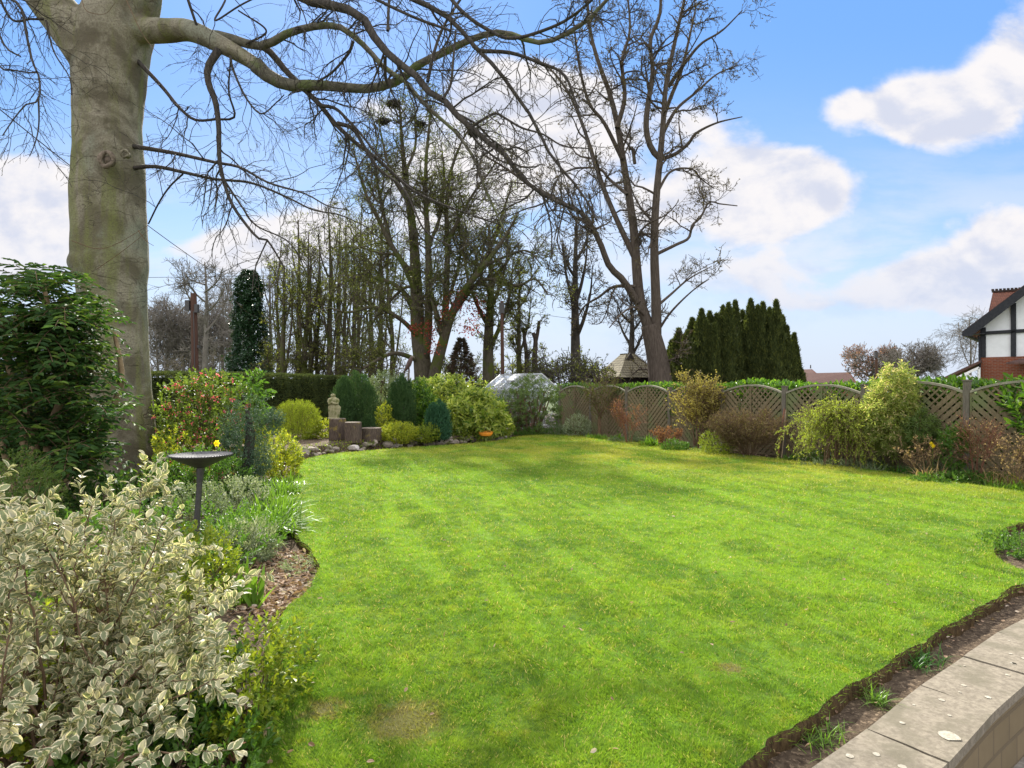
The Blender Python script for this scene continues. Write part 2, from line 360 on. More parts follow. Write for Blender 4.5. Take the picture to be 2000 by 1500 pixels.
M['fence'] = noisemat('fence_wood', (.13, .102, .056), (.21, .17, .10), 14, .9, .15, .5, .006, c3=(.15, .165, .075), s3=1.6, stretch=(3, 3, 1))
M['post'] = noisemat('fence_post', (.10, .088, .068), (.18, .16, .125), 16, .9, .15, .5, .01, stretch=(4, 4, .5))
M['rail'] = noisemat('fence_rail', (.20, .185, .135), (.29, .27, .20), 12, .85, .2)
M['bark'] = noisemat('dark_bark', (.038, .034, .030), (.085, .075, .062), 9, .95, .1, .8, .05, stretch=(3, 3, .6))
M['bark_r'] = noisemat('ridged_bark', (.058, .046, .037), (.125, .102, .08), 6, .95, .1, .9, .08, stretch=(4, 4, .4))
M['bark_g'] = noisemat('mossy_bark', (.055, .046, .032), (.11, .095, .065), 7, .95, .1, .8, .06, c3=(.075, .09, .022), s3=1.2, t3=(.48, .6), stretch=(3, 3, .6))
M['bark_far'] = noisemat('grey_bark', (.13, .115, .10), (.20, .18, .155), 4, .95, .1)
M['twig'] = noisemat('brown_twig', (.10, .065, .04), (.18, .12, .075), 20, .9, .1)
M['twig_red'] = noisemat('red_twig', (.15, .065, .04), (.24, .11, .07), 20, .8, .2)
M['log'] = noisemat('stump_bark', (.055, .042, .036), (.17, .13, .10), 18, .95, .1, 1., .03, stretch=(4, 4, .5), c3=(.26, .20, .06), s3=5, t3=(.55, .68))
M['logtop'] = noisemat('stump_top', (.15, .12, .10), (.23, .19, .155), 30, .9, .1, c3=(.10, .09, .05), s3=8)
M['statue'] = noisemat('mossy_cast_stone', (.21, .20, .11), (.33, .30, .18), 16, .9, .15, .5, .02, c3=(.13, .14, .05), s3=7)
M['iron'] = noisemat('dark_metal', (.028, .026, .026), (.055, .05, .048), 30, .5, .5, .3, .003)
M['bathin'] = noisemat('basin_inside', (.055, .056, .06), (.10, .10, .105), 12, .7, .3)
M['pole'] = noisemat('creosoted_pole', (.06, .032, .022), (.10, .055, .04), 8, .85, .2, .4, .02, stretch=(4, 4, .4))
M['alu'] = noisemat('aluminium', (.42, .44, .43), (.52, .54, .53), 10, .45, .5, .1, .002, metal=.3)
M['orange'] = noisemat('orange_plastic', (.80, .26, .02), (.85, .32, .04), 8, .4, .5, .1, .002)
M['terracotta'] = noisemat('terracotta', (.36, .15, .08), (.48, .24, .15), 18, .85, .2)
M['terr_w'] = noisemat('brown_stem', (.20, .11, .07), (.30, .19, .13), 14, .8, .2, .4, .01, stretch=(3, 3, .5))
M['coir_s'] = noisemat('tan_stem', (.20, .14, .08), (.30, .22, .13), 10, .9, .1)
M['dark_b'] = noisemat('bronzed_brown', (.055, .03, .025), (.10, .06, .05), 30, .6, .3)
M['knot'] = noisemat('knot_bark', (.12, .095, .07), (.26, .21, .16), 22, .9, .1, 1., .03)
M['limb'] = noisemat('beech_limb', (.07, .065, .048), (.155, .145, .105), 9, .9, .15, .8, .03, c3=(.11, .13, .05), s3=2.2, t3=(.48, .62))
M['coir'] = noisemat('fibre', (.25, .18, .11), (.42, .33, .22), 60, 1., .05, 1., .02, stretch=(1, 1, .3))
M['plaster'] = noisemat('white_render', (.70, .72, .72), (.78, .80, .80), 3, .9, .1, .1, .005)
M['black'] = noisemat('black_timber', (.012, .014, .018), (.025, .027, .03), 10, .6, .3)
M['white'] = noisemat('white_paint', (.74, .74, .72), (.80, .80, .78), 6, .6, .3, .1, .002)
M['brick'] = brick_mat('red_brick', (.27, .075, .035), (.18, .05, .028), (.24, .18, .14))
M['tile'] = brick_mat('clay_tile', (.23, .10, .065), (.15, .07, .05), (.07, .04, .03), .17, .10, .012)
M['tile_far'] = brick_mat('brown_tile', (.15, .085, .07), (.11, .06, .05), (.09, .06, .05), .2, .12, .015)
M['shingle'] = brick_mat('mossy_shingle', (.26, .23, .15), (.19, .17, .11), (.08, .07, .05), .2, .13, .018)
M['lead'] = noisemat('lead', (.30, .31, .32), (.38, .39, .40), 8, .5, .4)
M['dark'] = noisemat('dark_board', (.03, .026, .024), (.05, .042, .036), 8, .9, .1)
def glass():
    m, q, o = mat('glass_pane'); b = bsdf(q, (.75, .8, .78), .18, .5); b.inputs['Alpha'].default_value = .12
    g = q.n('ShaderNodeBsdfGlossy'); g.inputs['Roughness'].default_value = .12; g.inputs[0].default_value = (.9, .95, 1, 1)
    x = q.n('ShaderNodeMixShader'); x.inputs[0].default_value = .12
    q.t.links.new(b.outputs[0], x.inputs[1]); q.t.links.new(g.outputs[0], x.inputs[2]); q.t.links.new(x.outputs[0], o.inputs[0]); return m
M['glass'] = glass()
L = {}
L['laurel'] = leafmat('laurel_leaf', (.045, .115, .015), (.10, .20, .02), .42, .28, .5, c3=(.20, .33, .03))
L['laurel_dark'] = leafmat('glossy_leaf', (.026, .065, .018), (.065, .13, .028), .34, .60, .14, c3=(.12, .19, .03))
L['varieg'] = leafmat('variegated_leaf', (.20, .235, .12), (.29, .32, .19), .34, .42, .28, edge=((.78, .70, .50), .60), tr=1.6, c3=(.50, .47, .32))
L['euon'] = leafmat('golden_leaf', (.24, .30, .025), (.46, .46, .04), .4, .4, .3, c3=(.09, .17, .02))
L['euon_g'] = leafmat('yellow_green_leaf', (.15, .22, .02), (.30, .34, .03), .4, .4, .3, c3=(.08, .14, .02))
L['green'] = leafmat('green_leaf', (.05, .12, .015), (.11, .21, .03), .4, .45)
L['bright'] = leafmat('bright_strap_leaf', (.085, .18, .02), (.16, .28, .03), .45, .4, .35)
L['lily'] = leafmat('dark_strap_leaf', (.03, .11, .012), (.06, .17, .02), .4, .4, .35)
L['silver'] = leafmat('silver_leaf', (.15, .20, .10), (.30, .34, .21), .3, .6, .2, c3=(.45, .48, .40))
L['grey'] = leafmat('grey_green_leaf', (.10, .14, .075), (.20, .25, .13), .3, .5)
L['conif'] = leafmat('conifer_spray', (.04, .085, .03), (.075, .14, .045), .2, .6, .15)
L['conif_b'] = leafmat('blue_conifer_spray', (.035, .10, .055), (.06, .15, .075), .2, .6, .15)
L['ball'] = leafmat('lime_conifer_spray', (.16, .22, .02), (.27, .33, .035), .35, .6, .15, c3=(.12, .10, .04))
L['yew'] = leafmat('yew_spray', (.038, .055, .018), (.095, .115, .034), .26, .65, .12, c3=(.13, .15, .035))
L['hedge'] = leafmat('hedge_spray', (.04, .06, .022), (.085, .11, .035), .2, .7, .1, c3=(.11, .13, .03))
L['ivy'] = leafmat('ivy_leaf', (.014, .040, .014), (.03, .075, .025), .15, .35, .4)
L['spring'] = leafmat('young_leaf', (.06, .07, .02), (.13, .15, .03), .45, .5)
L['springb'] = leafmat('bright_young_leaf', (.10, .12, .025), (.20, .22, .04), .5, .5)
L['bud'] = leafmat('bud', (.055, .045, .022), (.10, .085, .035), .3, .6)
L['budg'] = leafmat('green_bud', (.06, .07, .015), (.13, .14, .025), .4, .6)
L['red'] = leafmat('red_leaf', (.16, .022, .02), (.30, .06, .04), .4, .5)
L['pink'] = leafmat('pink_flower', (.80, .06, .22), (.92, .25, .40), .5, .5)
L['blossom'] = leafmat('pink_bud_leaf', (.20, .10, .09), (.32, .17, .14), .35, .6)
L['yellow'] = leafmat('yellow_petal', (.80, .62, .02), (.90, .75, .05), .4, .5)
L['white'] = leafmat('white_petal', (.7, .7, .66), (.8, .8, .75), .3, .5)
L['dead'] = leafmat('dead_leaf', (.17, .105, .065), (.40, .28, .19), .2, .7, .15, c3=(.50, .42, .33))
L['dry'] = leafmat('dry_seedhead', (.26, .18, .09), (.42, .31, .17), .3, .8, .1)
L['rust'] = leafmat('rust_leaf', (.20, .09, .04), (.34, .18, .08), .4, .6)
L['mustard'] = leafmat('mustard_leaf', (.26, .22, .05), (.42, .36, .11), .4, .6)
L['cotone'] = leafmat('lime_small_leaf', (.20, .27, .03), (.36, .41, .07), .5, .5, c3=(.10, .12, .03))
L['aucuba'] = leafmat('spotted_leaf', (.17, .25, .03), (.46, .50, .12), .4, .3, .45, c3=(.07, .14, .02))
L['pierg'] = leafmat('pieris_leaf', (.08, .13, .03), (.17, .24, .07), .35, .4, .35)
L['pierb'] = leafmat('tiny_brown_leaf', (.16, .12, .06), (.26, .21, .09), .35, .6, .1, c3=(.14, .18, .04))
L['rustd'] = leafmat('dark_red_leaf', (.10, .035, .025), (.18, .07, .04), .4, .6)
L['cstem'] = leafmat('blue_green_spray', (.045, .085, .05), (.10, .16, .10), .2, .6, .15)
L['budbush'] = leafmat('small_box_leaf', (.06, .11, .02), (.14, .20, .04), .4, .5)
L['currant'] = leafmat('currant_leaf', (.08, .13, .02), (.17, .24, .04), .4, .5)
L['pieris'] = leafmat('pale_pieris_leaf', (.17, .23, .05), (.36, .39, .14), .5, .4, .3, c3=(.60, .50, .30))

# ------------------------------------------------------------------ ground, lawn, beds
def plane(name, x0, x1, y0, y1, z, m, kind='structure', nx=2):
    mb = MB(); mb.quad((x0, y0, z), (x1, y0, z), (x1, y1, z), (x0, y1, z)); return tag(mb.build(name, m), kind=kind)
gm = MB()
hp = lambda x, y: (x, y, -.13)
# ground sheet to the horizon with a cut-out where the sunken patio lies
gm.quad(hp(-1500, 40), hp(1500, 40), hp(1500, 2500), hp(-1500, 2500))
gm.quad(hp(-1500, -300), hp(-20, -300), hp(-20, 40), hp(-1500, 40)); gm.quad(hp(20, -300), hp(1500, -300), hp(1500, 40), hp(20, 40))
gm.quad(hp(-20, -300), hp(20, -300), hp(20, -20), hp(-20, -20))
tag(gm.build('ground', M['field']), kind='structure')

coping_in = np.array([[-2.2, .25], [-1.2, .85], [-.2, 1.55], [.55, 2.10], [1.29, 2.65], [1.738, 2.98], [2.295, 3.423], [2.80, 3.785], [3.30, 4.15], [3.92, 4.54], [4.6, 4.92], [5.6, 5.4], [7.2, 5.9], [10, 6.4], [20, 7]])
cin3 = catmull(np.c_[coping_in, np.zeros(len(coping_in))], 300)[:, :2]
# soil bed sheet: everything behind the coping line inside the garden
mb = MB()
lo = cin3; n = len(lo)
Vv = np.vstack([np.c_[lo, np.full(n, -.09)], np.c_[lo[:, 0] * 1.0 , np.full(n, 40.), np.full(n, -.09)]])
i = np.arange(n - 1); mb.add(Vv, np.stack([i, i + 1, n + i + 1, n + i], -1))
mb.quad((-20, .25, -.09), (-2.2, .25, -.09), (-2.2, 40, -.09), (-20, 40, -.09)); 
mb.quad((-20, -20, -.09), (-2.2, -20, -.09), (-2.2, .25, -.09), (-20, .25, -.09))
tag(mb.build('soil', M['soil']), kind='structure')

lawn_px = [(480,1500),(490,1420),(510,1330),(530,1250),(560,1190),(606,1145),(622,1110),(612,1080),(585,1050),(562,1010),(560,985),(570,950),(580,925),(592,900),(640,888),(720,880),(790,875),(850,871),(920,866),(975,860),(1010,853),(1070,849),(1130,849),(1180,854),(1240,861),(1300,869),(1400,881),(1500,894),(1600,905),(1700,917),(1800,931),(1900,946),(2000,961),(2130,985)]
lp = [GX(x, y)[:2] for x, y in lawn_px]
lp = [np.array([-.75, 1.3]), np.array([-.95, 2.0])] + lp + [np.array([7.6, 7.6]), np.array([6.3, 7.3]), GX(1985, 1022)[:2], GX(1950, 1042)[:2], GX(1942, 1080)[:2], GX(1990, 1112)[:2],
     GX(2080, 1120)[:2], np.array([5.3, 5.35]), GX(2000, 1140)[:2], GX(1925, 1180)[:2], GX(1850, 1222)[:2], GX(1740, 1290)[:2], GX(1640, 1352)[:2], GX(1560, 1410)[:2], GX(1440, 1500)[:2], np.array([.3, 1.95]), np.array([-.2, 1.5]), np.array([-.55, 1.2])]
lp = np.array(lp); cl = catmull(np.c_[np.vstack([lp, lp[:1]]), np.zeros(len(lp) + 1)], 1500)[:-1, :2]
tn = nrm(np.roll(cl, -1, 0) - np.roll(cl, 1, 0)); nn = np.c_[tn[:, 1], -tn[:, 0]]
arc = np.cumsum(np.linalg.norm(np.roll(cl, -1, 0) - cl, axis=1))
ragged = .012 * np.sin(arc * 9) + .006 * np.sin(arc * 23 + 1) + .003 * np.sin(arc * 51 + 2) + rng.normal(size=len(cl)) * .003
cl = cl + nn * ragged[:, None]
lm = MB(); n = len(cl)
top = np.c_[cl, np.zeros(n)]; bot = np.c_[cl + nn * (-.02 if False else .0), np.full(n, -.12)]
# sign of outward normal
area = .5 * np.sum(cl[:, 0] * np.roll(cl[:, 1], -1) - np.roll(cl[:, 0], -1) * cl[:, 1])
out = nn if area > 0 else -nn
bot = np.c_[cl + out * (.014 + .008 * np.sin(arc * 7))[:, None], np.full(n, -.12)]
mid = np.c_[cl + out * (.006 + .005 * rng.random(n))[:, None], np.full(n, -.025)]
if area < 0: top_f = np.arange(n)[::-1]
else: top_f = np.arange(n)
from mathutils.geometry import tessellate_polygon
tri = np.array(tessellate_polygon([[Vector(tuple(c)) for c in top]]))
sg = np.cross(top[tri[:, 1], :2] - top[tri[:, 0], :2], top[tri[:, 2], :2] - top[tri[:, 0], :2]); tri[sg < 0] = tri[sg < 0][:, ::-1]
lm.add(top, [tri], 0)
i = np.arange(n); j = (i + 1) % n
lm.add(np.vstack([top, mid, bot]), [np.stack([i, j, n + j, n + i], -1), np.stack([n + i, n + j, 2 * n + j, 2 * n + i], -1)], 1)
tag(lm.build('lawn', [M['turf'], M['edge']]), kind='structure')

def inside(pts, poly):
    x, y = pts[:, 0], pts[:, 1]; r = np.zeros(len(pts), bool); q = poly
    for a, b in zip(q, np.roll(q, -1, 0)):
        c = ((a[1] > y) != (b[1] > y)); 
        if c.any():
            xi = (b[0] - a[0]) * (y - a[1]) / (b[1] - a[1] + 1e-12) + a[0]; r ^= c & (x < xi)
    return r
# grass blades: density falls with distance, blades grow a little
N = 1500000
D = 2.0 * (22 / 2.0) ** (R_(0, 1, N) ** 1.15); X = R_(-.9, .95, N) * D
pts = np.c_[X, D]; pts = pts[inside(pts, cl[::4])]
bare = np.zeros(len(pts), bool)
for (cx, cy, r) in ((-.50, 2.95, .24), (-.93, 3.05, .12), (1.25, 3.5, .08)):
    bare |= (np.hypot(pts[:, 0] - cx, pts[:, 1] - cy) < r * R_(.2, 1.1, len(pts)))
pts = pts[~bare | (R_(0, 1, len(pts)) < .25)]
k = len(pts); P3 = np.c_[pts, np.full(k, -.003)]
dist = pts[:, 1]
lowf = .5 + .25 * np.sin(pts[:, 0] * 2.1 + np.sin(pts[:, 1] * 1.3) * 2) * np.sin(pts[:, 1] * 2.7 + np.sin(pts[:, 0] * 1.7) * 2)
lowf += .55 * (np.sin(pts[:, 0] * 19 + 3 * np.sin(pts[:, 1] * 7)) * np.sin(pts[:, 1] * 17 + 3 * np.sin(pts[:, 0] * 9)))
hgt = (.014 + .0012 * dist) * R_(.5, 1.5, k) * np.clip(.75 + .6 * lowf, .4, 2); wdt = (.0024 + .0008 * dist) * R_(.7, 1.3, k)
lx = .6 * np.sin(pts[:, 0] * 11 + 4 * np.sin(pts[:, 1] * 5)) ; ly = .6 * np.sin(pts[:, 1] * 13 + 4 * np.sin(pts[:, 0] * 6))
dr = nrm(np.c_[rng.normal(size=(k, 2)) * .5 + np.stack([lx, ly], -1), np.ones(k)])
bl = MB(); leaves(bl, P3, dr, np.c_[rng.normal(size=(k, 2)), np.zeros(k)], hgt, wdt * 2.2, 'tri')
tag(bl.build('lawn_grass', M['blade']), 'short bright green mown grass covering the lawn', 'grass', kind='stuff')
# longer grass hanging over the cut edge and in the trench
es = rng.integers(0, len(cl), 15000); jt = rng.normal(size=(15000, 2)) * .03
ep = cl[es] + jt - out[es] * .02
vis = (np.abs(ep[:, 0]) < ep[:, 1] * .9 + .3) & (ep[:, 1] > 1.8); ep = ep[vis]; eo = out[es][vis]; k = len(ep)
eb = MB(); sc = .6 + .06 * ep[:, 1]
leaves(eb, np.c_[ep, np.full(k, -.01)], np.c_[eo * .7 + rng.normal(size=(k, 2)) * .6, R_(.1, 1, k)], np.c_[rng.normal(size=(k, 2)), np.ones(k) * .3], R_(.02, .055, k) * sc, .006 * sc, 'tri')
tag(eb.build('edge_grass', M['blade']), 'longer ragged grass along the cut lawn edge', 'grass', kind='stuff')

# coping slabs on the low retaining wall
seg = np.linalg.norm(np.diff(cin3, axis=0), axis=1); cs = np.r_[0, np.cumsum(seg)]
def onc(s): return np.array([np.interp(s, cs, cin3[:, 0]), np.interp(s, cs, cin3[:, 1])])
s0 = cs[np.argmin(np.hypot(cin3[:, 0] - 1.738, cin3[:, 1] - 2.98))]
WID = .335; rw = thing('retaining_wall', (*onc(s0), -.5), 'low stone retaining wall along the sunken patio, topped with coping slabs', 'garden wall')
wm = MB(); ss = np.linspace(0, cs[-1] * .8, 160); Q = np.array([onc(s) for s in ss]); tq = nrm(np.gradient(Q, axis=0)); nq = np.c_[tq[:, 1], -tq[:, 0]]
a = Q + nq * .03; b = Q + nq * (WID - .035); n = len(Q)
Vw = np.vstack([np.c_[a, np.full(n, -.5)], np.c_[a, np.full(n, -.1)], np.c_[b, np.full(n, -.1)], np.c_[b, np.full(n, -.5)]])
i = np.arange(n - 1); wm.add(Vw, [np.stack([i, n + i, n + i + 1, i + 1], -1), np.stack([n + i, 2 * n + i, 2 * n + i + 1, n + i + 1], -1), np.stack([2 * n + i, 3 * n + i, 3 * n + i + 1, 2 * n + i + 1], -1)])
wm.build('wall', M['wallstone'], rw)
s = s0 - .70 * 3; lens = [.70, .70, .66, .705, .62, .62, .66, .66, .66, .66, .66, .66]
for kk, ln in enumerate(lens):
    a0, a1 = s + .006, s + ln - .006; s += ln
    p0, p1 = onc(a0), onc(a1); t = (p1 - p0) / np.linalg.norm(p1 - p0); nv = np.array([t[1], -t[0]])
    g = 9; gw = 5; z1 = -.04 + R_(-.003, .003)
    U_, V_ = np.meshgrid(np.linspace(0, 1, g), np.linspace(0, 1, gw), indexing='ij')
    base = p0[None, None] + (p1 - p0)[None, None] * U_[..., None] + nv[None, None] * (V_ * WID)[..., None]
    edge = (U_ == 0) | (U_ == 1) | (V_ == 0) | (V_ == 1)
    base = base + np.where(edge, R_(-.0035, .0035, (g, gw)), 0)[..., None]
    sm_ = MB(); idx = np.arange(g * gw).reshape(g, gw); z = z1 - .003 * edge
    Tp = np.dstack([base, z + R_(-.0007, .0007, (g, gw))]).reshape(-1, 3); Bt = np.dstack([base, np.full((g, gw), z1 - .055)]).reshape(-1, 3)
    ft = np.stack([idx[:-1, :-1], idx[:-1, 1:], idx[1:, 1:], idx[1:, :-1]], -1).reshape(-1, 4)[:, ::-1]
    loop = np.r_[idx[:, 0], idx[-1, 1:], idx[::-1, -1][1:], idx[0, ::-1][1:-1]]; m_ = g * gw
    sm_.add(np.vstack([Tp, Bt]), [ft, ft[:, ::-1] + m_, np.stack([loop, np.roll(loop, -1), np.roll(loop, -1) + m_, loop + m_], -1)])
    # lichen rosettes, slightly proud
    if kk in (3, 2, 4, 5):
        for _ in range(5):
            cu, cv = R_(.1, .9), R_(.15, .85); c = p0 + (p1 - p0) * cu + nv * WID * cv; r = R_(.006, .018)
            if kk == 3 and _ == 0: c = p0 + (p1 - p0) * .33 + nv * WID * .8; r = .045
            an = np.linspace(0, 2 * math.pi, 15)[:-1]; rr = r * R_(.85, 1.1, 14)
            sm_.add(np.c_[c[0] + rr * np.cos(an), c[1] + rr * np.sin(an), np.full(14, z1 + .0022)], [np.arange(14)[None]], 1)
    sm_.build('coping_slab', [M['stone'], M['lichen']], rw)
# patio below
pm = MB(); pm.quad((-20, -20, -.5), (20, -20, -.5), (20, 12, -.5), (-20, 12, -.5)); tag(pm.build('patio', M['paving']), kind='structure')
fm = MB()
def litter(name, label, pts, n_each, sz, m, spread=.12, z=-.085, cat='leaves'):
    c = np.repeat(np.asarray(pts), n_each, 0); k = len(c); p = np.c_[c[:, :2] + rng.normal(size=(k, 2)) * spread, np.full(k, z) + R_(0, .03, k)]
    b = MB(); leaves(b, p, np.c_[rng.normal(size=(k, 2)), R_(-.2, .4, k)], np.c_[rng.normal(size=(k, 2)) * .5, np.ones(k)], R_(.6, 1.3, k) * sz, R_(.3, .7, k) * sz, 'oval')
    return tag(b.build(name, m), label, cat, kind='stuff')
lpts = [GX(x, y, -.09)[:2] for x in range(490, 600, 18) for y in range(1085, 1210, 14)]
litter('fallen_leaves', 'dry brown fallen leaves on the soil of the left border', lpts, 22, .055, L['dead'], .09)
rb = [GX(x, y, -.09)[:2] + np.array([.1, .15]) for x, y in [(1320,868),(1400,880),(1450,888),(1500,890),(1560,900),(1650,908),(1750,920),(1850,935),(1920,945),(1980,953)]]
litter('border_leaves', 'scattered dry leaves along the fence border', rb, 60, .08, L['dead'], .32)
tr = [onc(s_) + np.array([-.14, .18]) for s_ in np.linspace(s0 - 1.2, s0 + 3.5, 30)]
litter('trench_leaves', 'few dead leaves in the strip beside the coping', tr, 7, .035, L['dead'], .07)
k = 330; D = R_(2.5, 17, k); X = R_(-.75, .8, k) * D; pp = np.c_[X, D]; pp = pp[inside(pp, cl[::3])]
litter('lawn_debris', 'small dark scattered leaves and cones lying on the lawn', pp, 1, .035, L['dead'], .01, z=.012)
wl = [GX(x, y, -.09)[:2] for x, y in [(590,905),(610,897),(650,890),(700,886),(740,882),(575,925)]]
litter('rockery_leaves', 'dead leaves at the foot of the rockery wall', wl, 60, .07, L['dead'], .18)

# ------------------------------------------------------------------ plants: builders
def sprigs(c, rad, n, m, sl, L_, W_, mb, tpl='oval', up=.35, lump=.25, shell=.6, ang=55, z0=.03, seedlobes=9, droop=0., zc=None, mi=0, fill=1., flat=0., hemi=True, Ljit=.3):
    """n sprigs of m leaves through a lumpy ellipsoid; c ground point, rad (rx, ry, height)"""
    c = np.array(c, float); rx, ry, h = rad
    d = rdir(n); 
    cen = np.array([c[0], c[1], (c[2] if len(c) > 2 else -.08) + h * (.45 if zc is None else zc)]); rz = h - h * (.45 if zc is None else zc)
    lobes = rdir(seedlobes); amp = R_(-.6, 1, seedlobes) * lump
    rr = 1 + (np.exp(-(1 - d @ lobes.T) * 7) * amp).sum(1)
    r = (shell + (1 - shell) * R_(0, 1, n) ** .6); r = np.where(R_(0, 1, n) < .22, R_(.2, 1, n), r)
    dn = d * np.where(d[:, 2:3] < 0, np.array([[1, 1, (h * (.45 if zc is None else zc)) / rz]]), 1.)
    p = cen + dn * (r * rr)[:, None] * np.array([rx, ry, rz])
    g0 = (c[2] if len(c) > 2 else -.08)
    ax = nrm(d * (1 - up) + np.array([0, 0, up]) + rng.normal(size=(n, 3)) * .28 + np.array([0, 0, -droop]))
    p = p - ax * sl * .5; p[:, 2] = np.maximum(p[:, 2], g0 + z0)
    i = np.repeat(np.arange(n), m); k = np.tile(np.arange(m), n); s = (k + .5) / m
    ph = k * 2.4 + np.repeat(R_(0, 6.28, n), m)
    A = ax[i]; U = nrm(np.cross(A, np.array([.3, .2, .93]))); V_ = np.cross(A, U)
    rad_ = np.cos(ph)[:, None] * U + np.sin(ph)[:, None] * V_
    a = np.radians(ang) * (1 - .45 * s)[:, None]
    dr = np.cos(a) * A + np.sin(a) * rad_ + rng.normal(size=(n * m, 3)) * .12
    nr = A * .8 - rad_ * .3 + np.array([0, 0, .5]) + rng.normal(size=(n * m, 3)) * .25
    if flat: nr = nr * (1 - flat) + np.array([0, 0, 1.]) * flat
    P_ = p[i] + A * (s * sl)[:, None]; P_[:, 2] = np.maximum(P_[:, 2], g0 + .01)
    ls = L_ * R_(1 - Ljit, 1 + Ljit, n * m); leaves(mb, P_, dr, nr, ls, ls * (W_ / L_), tpl, mi)
    return p, ax
def stems(mb, c, rad, n, r0=.012, K=7, jit=.12, sides=4, spread=.8, grav=.05):
    c = np.array(c, float); g0 = c[2] if len(c) > 2 else -.09
    a = R_(0, 6.28, n); b = np.stack([c[0] + np.cos(a) * rad[0] * .15, c[1] + np.sin(a) * rad[1] * .15, np.full(n, g0)], -1)
    q = R_(.1, 1, n) ** .5 * spread; tp = np.stack([c[0] + np.cos(a) * rad[0] * q, c[1] + np.sin(a) * rad[1] * q, g0 + rad[2] * np.sqrt(np.maximum(1 - q ** 2 * .8, .1)) * R_(.8, 1., n)], -1)
    s = np.linspace(0, 1, K)[None, :, None]; P = b[:, None] * (1 - s) + tp[:, None] * s; P[..., 2] += grav * rad[2] * 4 * (s * (1 - s))[..., 0]
    w_ = rng.normal(size=P.shape) * jit * rad[2] / K; w_[:, 0] = 0; P = P + np.cumsum(w_, 1) * .6
    Rr = r0 * R_(.6, 1.2, n)[:, None] * np.linspace(1, .3, K)[None]; mb.tubes(P, Rr, sides); return P, Rr
def shrub(name, label, cat, c, rad, n, m, sl, L_, W_, leaf, stem='twig', ns=10, r0=.012, group=None, tpl='oval', extra=None, **kw):
    c = (c[0], c[1], c[2] if len(c) > 2 else -.09)
    t = thing(name, c, label, cat, group)
    sb = MB(); stems(sb, c, rad, ns, r0); sb.build('stem', M[stem], t, smooth=True)
    fb_ = MB(); p, ax = sprigs(c, rad, n, m, sl, L_, W_, fb_, tpl, **kw); fb_.build('foliage', L[leaf], t, uv=(leaf == 'varieg'))
    if extra: extra(t, p, ax)
    return t
def at(x, D): return ((x - CX) / F * D, D)
def flowers(leaf, n, sz, pname='flower'):
    def f(t, p, ax):
        b = MB(); i = rng.choice(len(p), n); q = p[i] + ax[i] * (sz * 3); i = np.repeat(np.arange(n), 6)
        leaves(b, q[i] + rng.normal(size=(len(i), 3)) * sz * .4, rdir(len(i)) + np.array([0, 0, -.2]), rdir(len(i)), sz, sz * .6, 'diamond'); tag(b.build(pname, L[leaf], t), kind='stuff')
    return f
def clump(name, label, cat, pts, n, hgt, wd, leaf, lean=.45, group=None, flower=None, z=-.09, spread=.08, curl=1.):
    """upright strap leaves from one or several roots"""
    pts = np.array(pts, float).reshape(-1, 2); c = pts.mean(0); t = thing(name, (c[0], c[1], z), label, cat, group)
    i = rng.integers(0, len(pts), n); b = np.c_[pts[i] + rng.normal(size=(n, 2)) * spread, np.full(n, z)]
    d = np.c_[rng.normal(size=(n, 2)) * lean, np.ones(n)]; K = 6; h = hgt * R_(.6, 1.15, n)
    d = nrm(d); out = np.c_[d[:, :2], np.zeros(n)]; s = np.linspace(0, 1, K)
    P = b[:, None] + d[:, None] * (s * 1.)[None, :, None] * h[:, None, None] + out[:, None] * (s ** 2.2)[None, :, None] * h[:, None, None] * .5 * curl
    P[..., 2] -= (s ** 3)[None] * (h * np.linalg.norm(out, axis=1) * .55 * curl)[:, None]
    side = nrm(np.cross(out + rng.normal(size=(n, 3)) * .15 + 1e-4, np.array([0, 0, 1.])))
    wv = np.array([.7, 1, 1, .85, .5, .03]) * wd / 2; V = np.stack([P - side[:, None] * wv[None, :, None], P + side[:, None] * wv[None, :, None]], 2)
    idx = np.arange(n * K * 2).reshape(n, K, 2); f = np.stack([idx[:, :-1, 0], idx[:, :-1, 1], idx[:, 1:, 1], idx[:, 1:, 0]], -1).reshape(-1, 4)
    mb = MB(); mb.add(V.reshape(-1, 3), [f]); mb.build('leaf_blades', L[leaf], t)
    if flower: flower(t, c)
    return t
def daff_flowers(pts, fz=.34):
    def f(t, c):
        for (x, y) in pts:
            b = MB(); z = fz * R_(.9, 1.1); q = np.array([x, y, z - .09]); d0 = nrm(np.array([R_(-.4, .4), -1, .1]))
            U = nrm(np.cross(d0, [0, 0, 1.])); V_ = np.cross(U, d0); k = 6; a = np.arange(k) / k * 6.283
            dd = np.cos(a)[:, None] * U + np.sin(a)[:, None] * V_ + d0 * .15
            leaves(b, np.repeat(q[None], k, 0), dd, np.repeat(d0[None], k, 0), .045, .032, 'oval')
            b.tubes(np.array([q, q + d0 * .02, q + d0 * .035]), np.array([.012, .015, .02]), 8, 0); b.build('flower', L['yellow'], t)
            s_ = MB(); s_.tubes(np.array([[x, y, -.09], [x, y, z * .5], [x, y + .01, z - .1], q]), np.array([.004, .004, .003, .003]), 4); s_.build('flower_stalk', L['bright'], t)
    return f

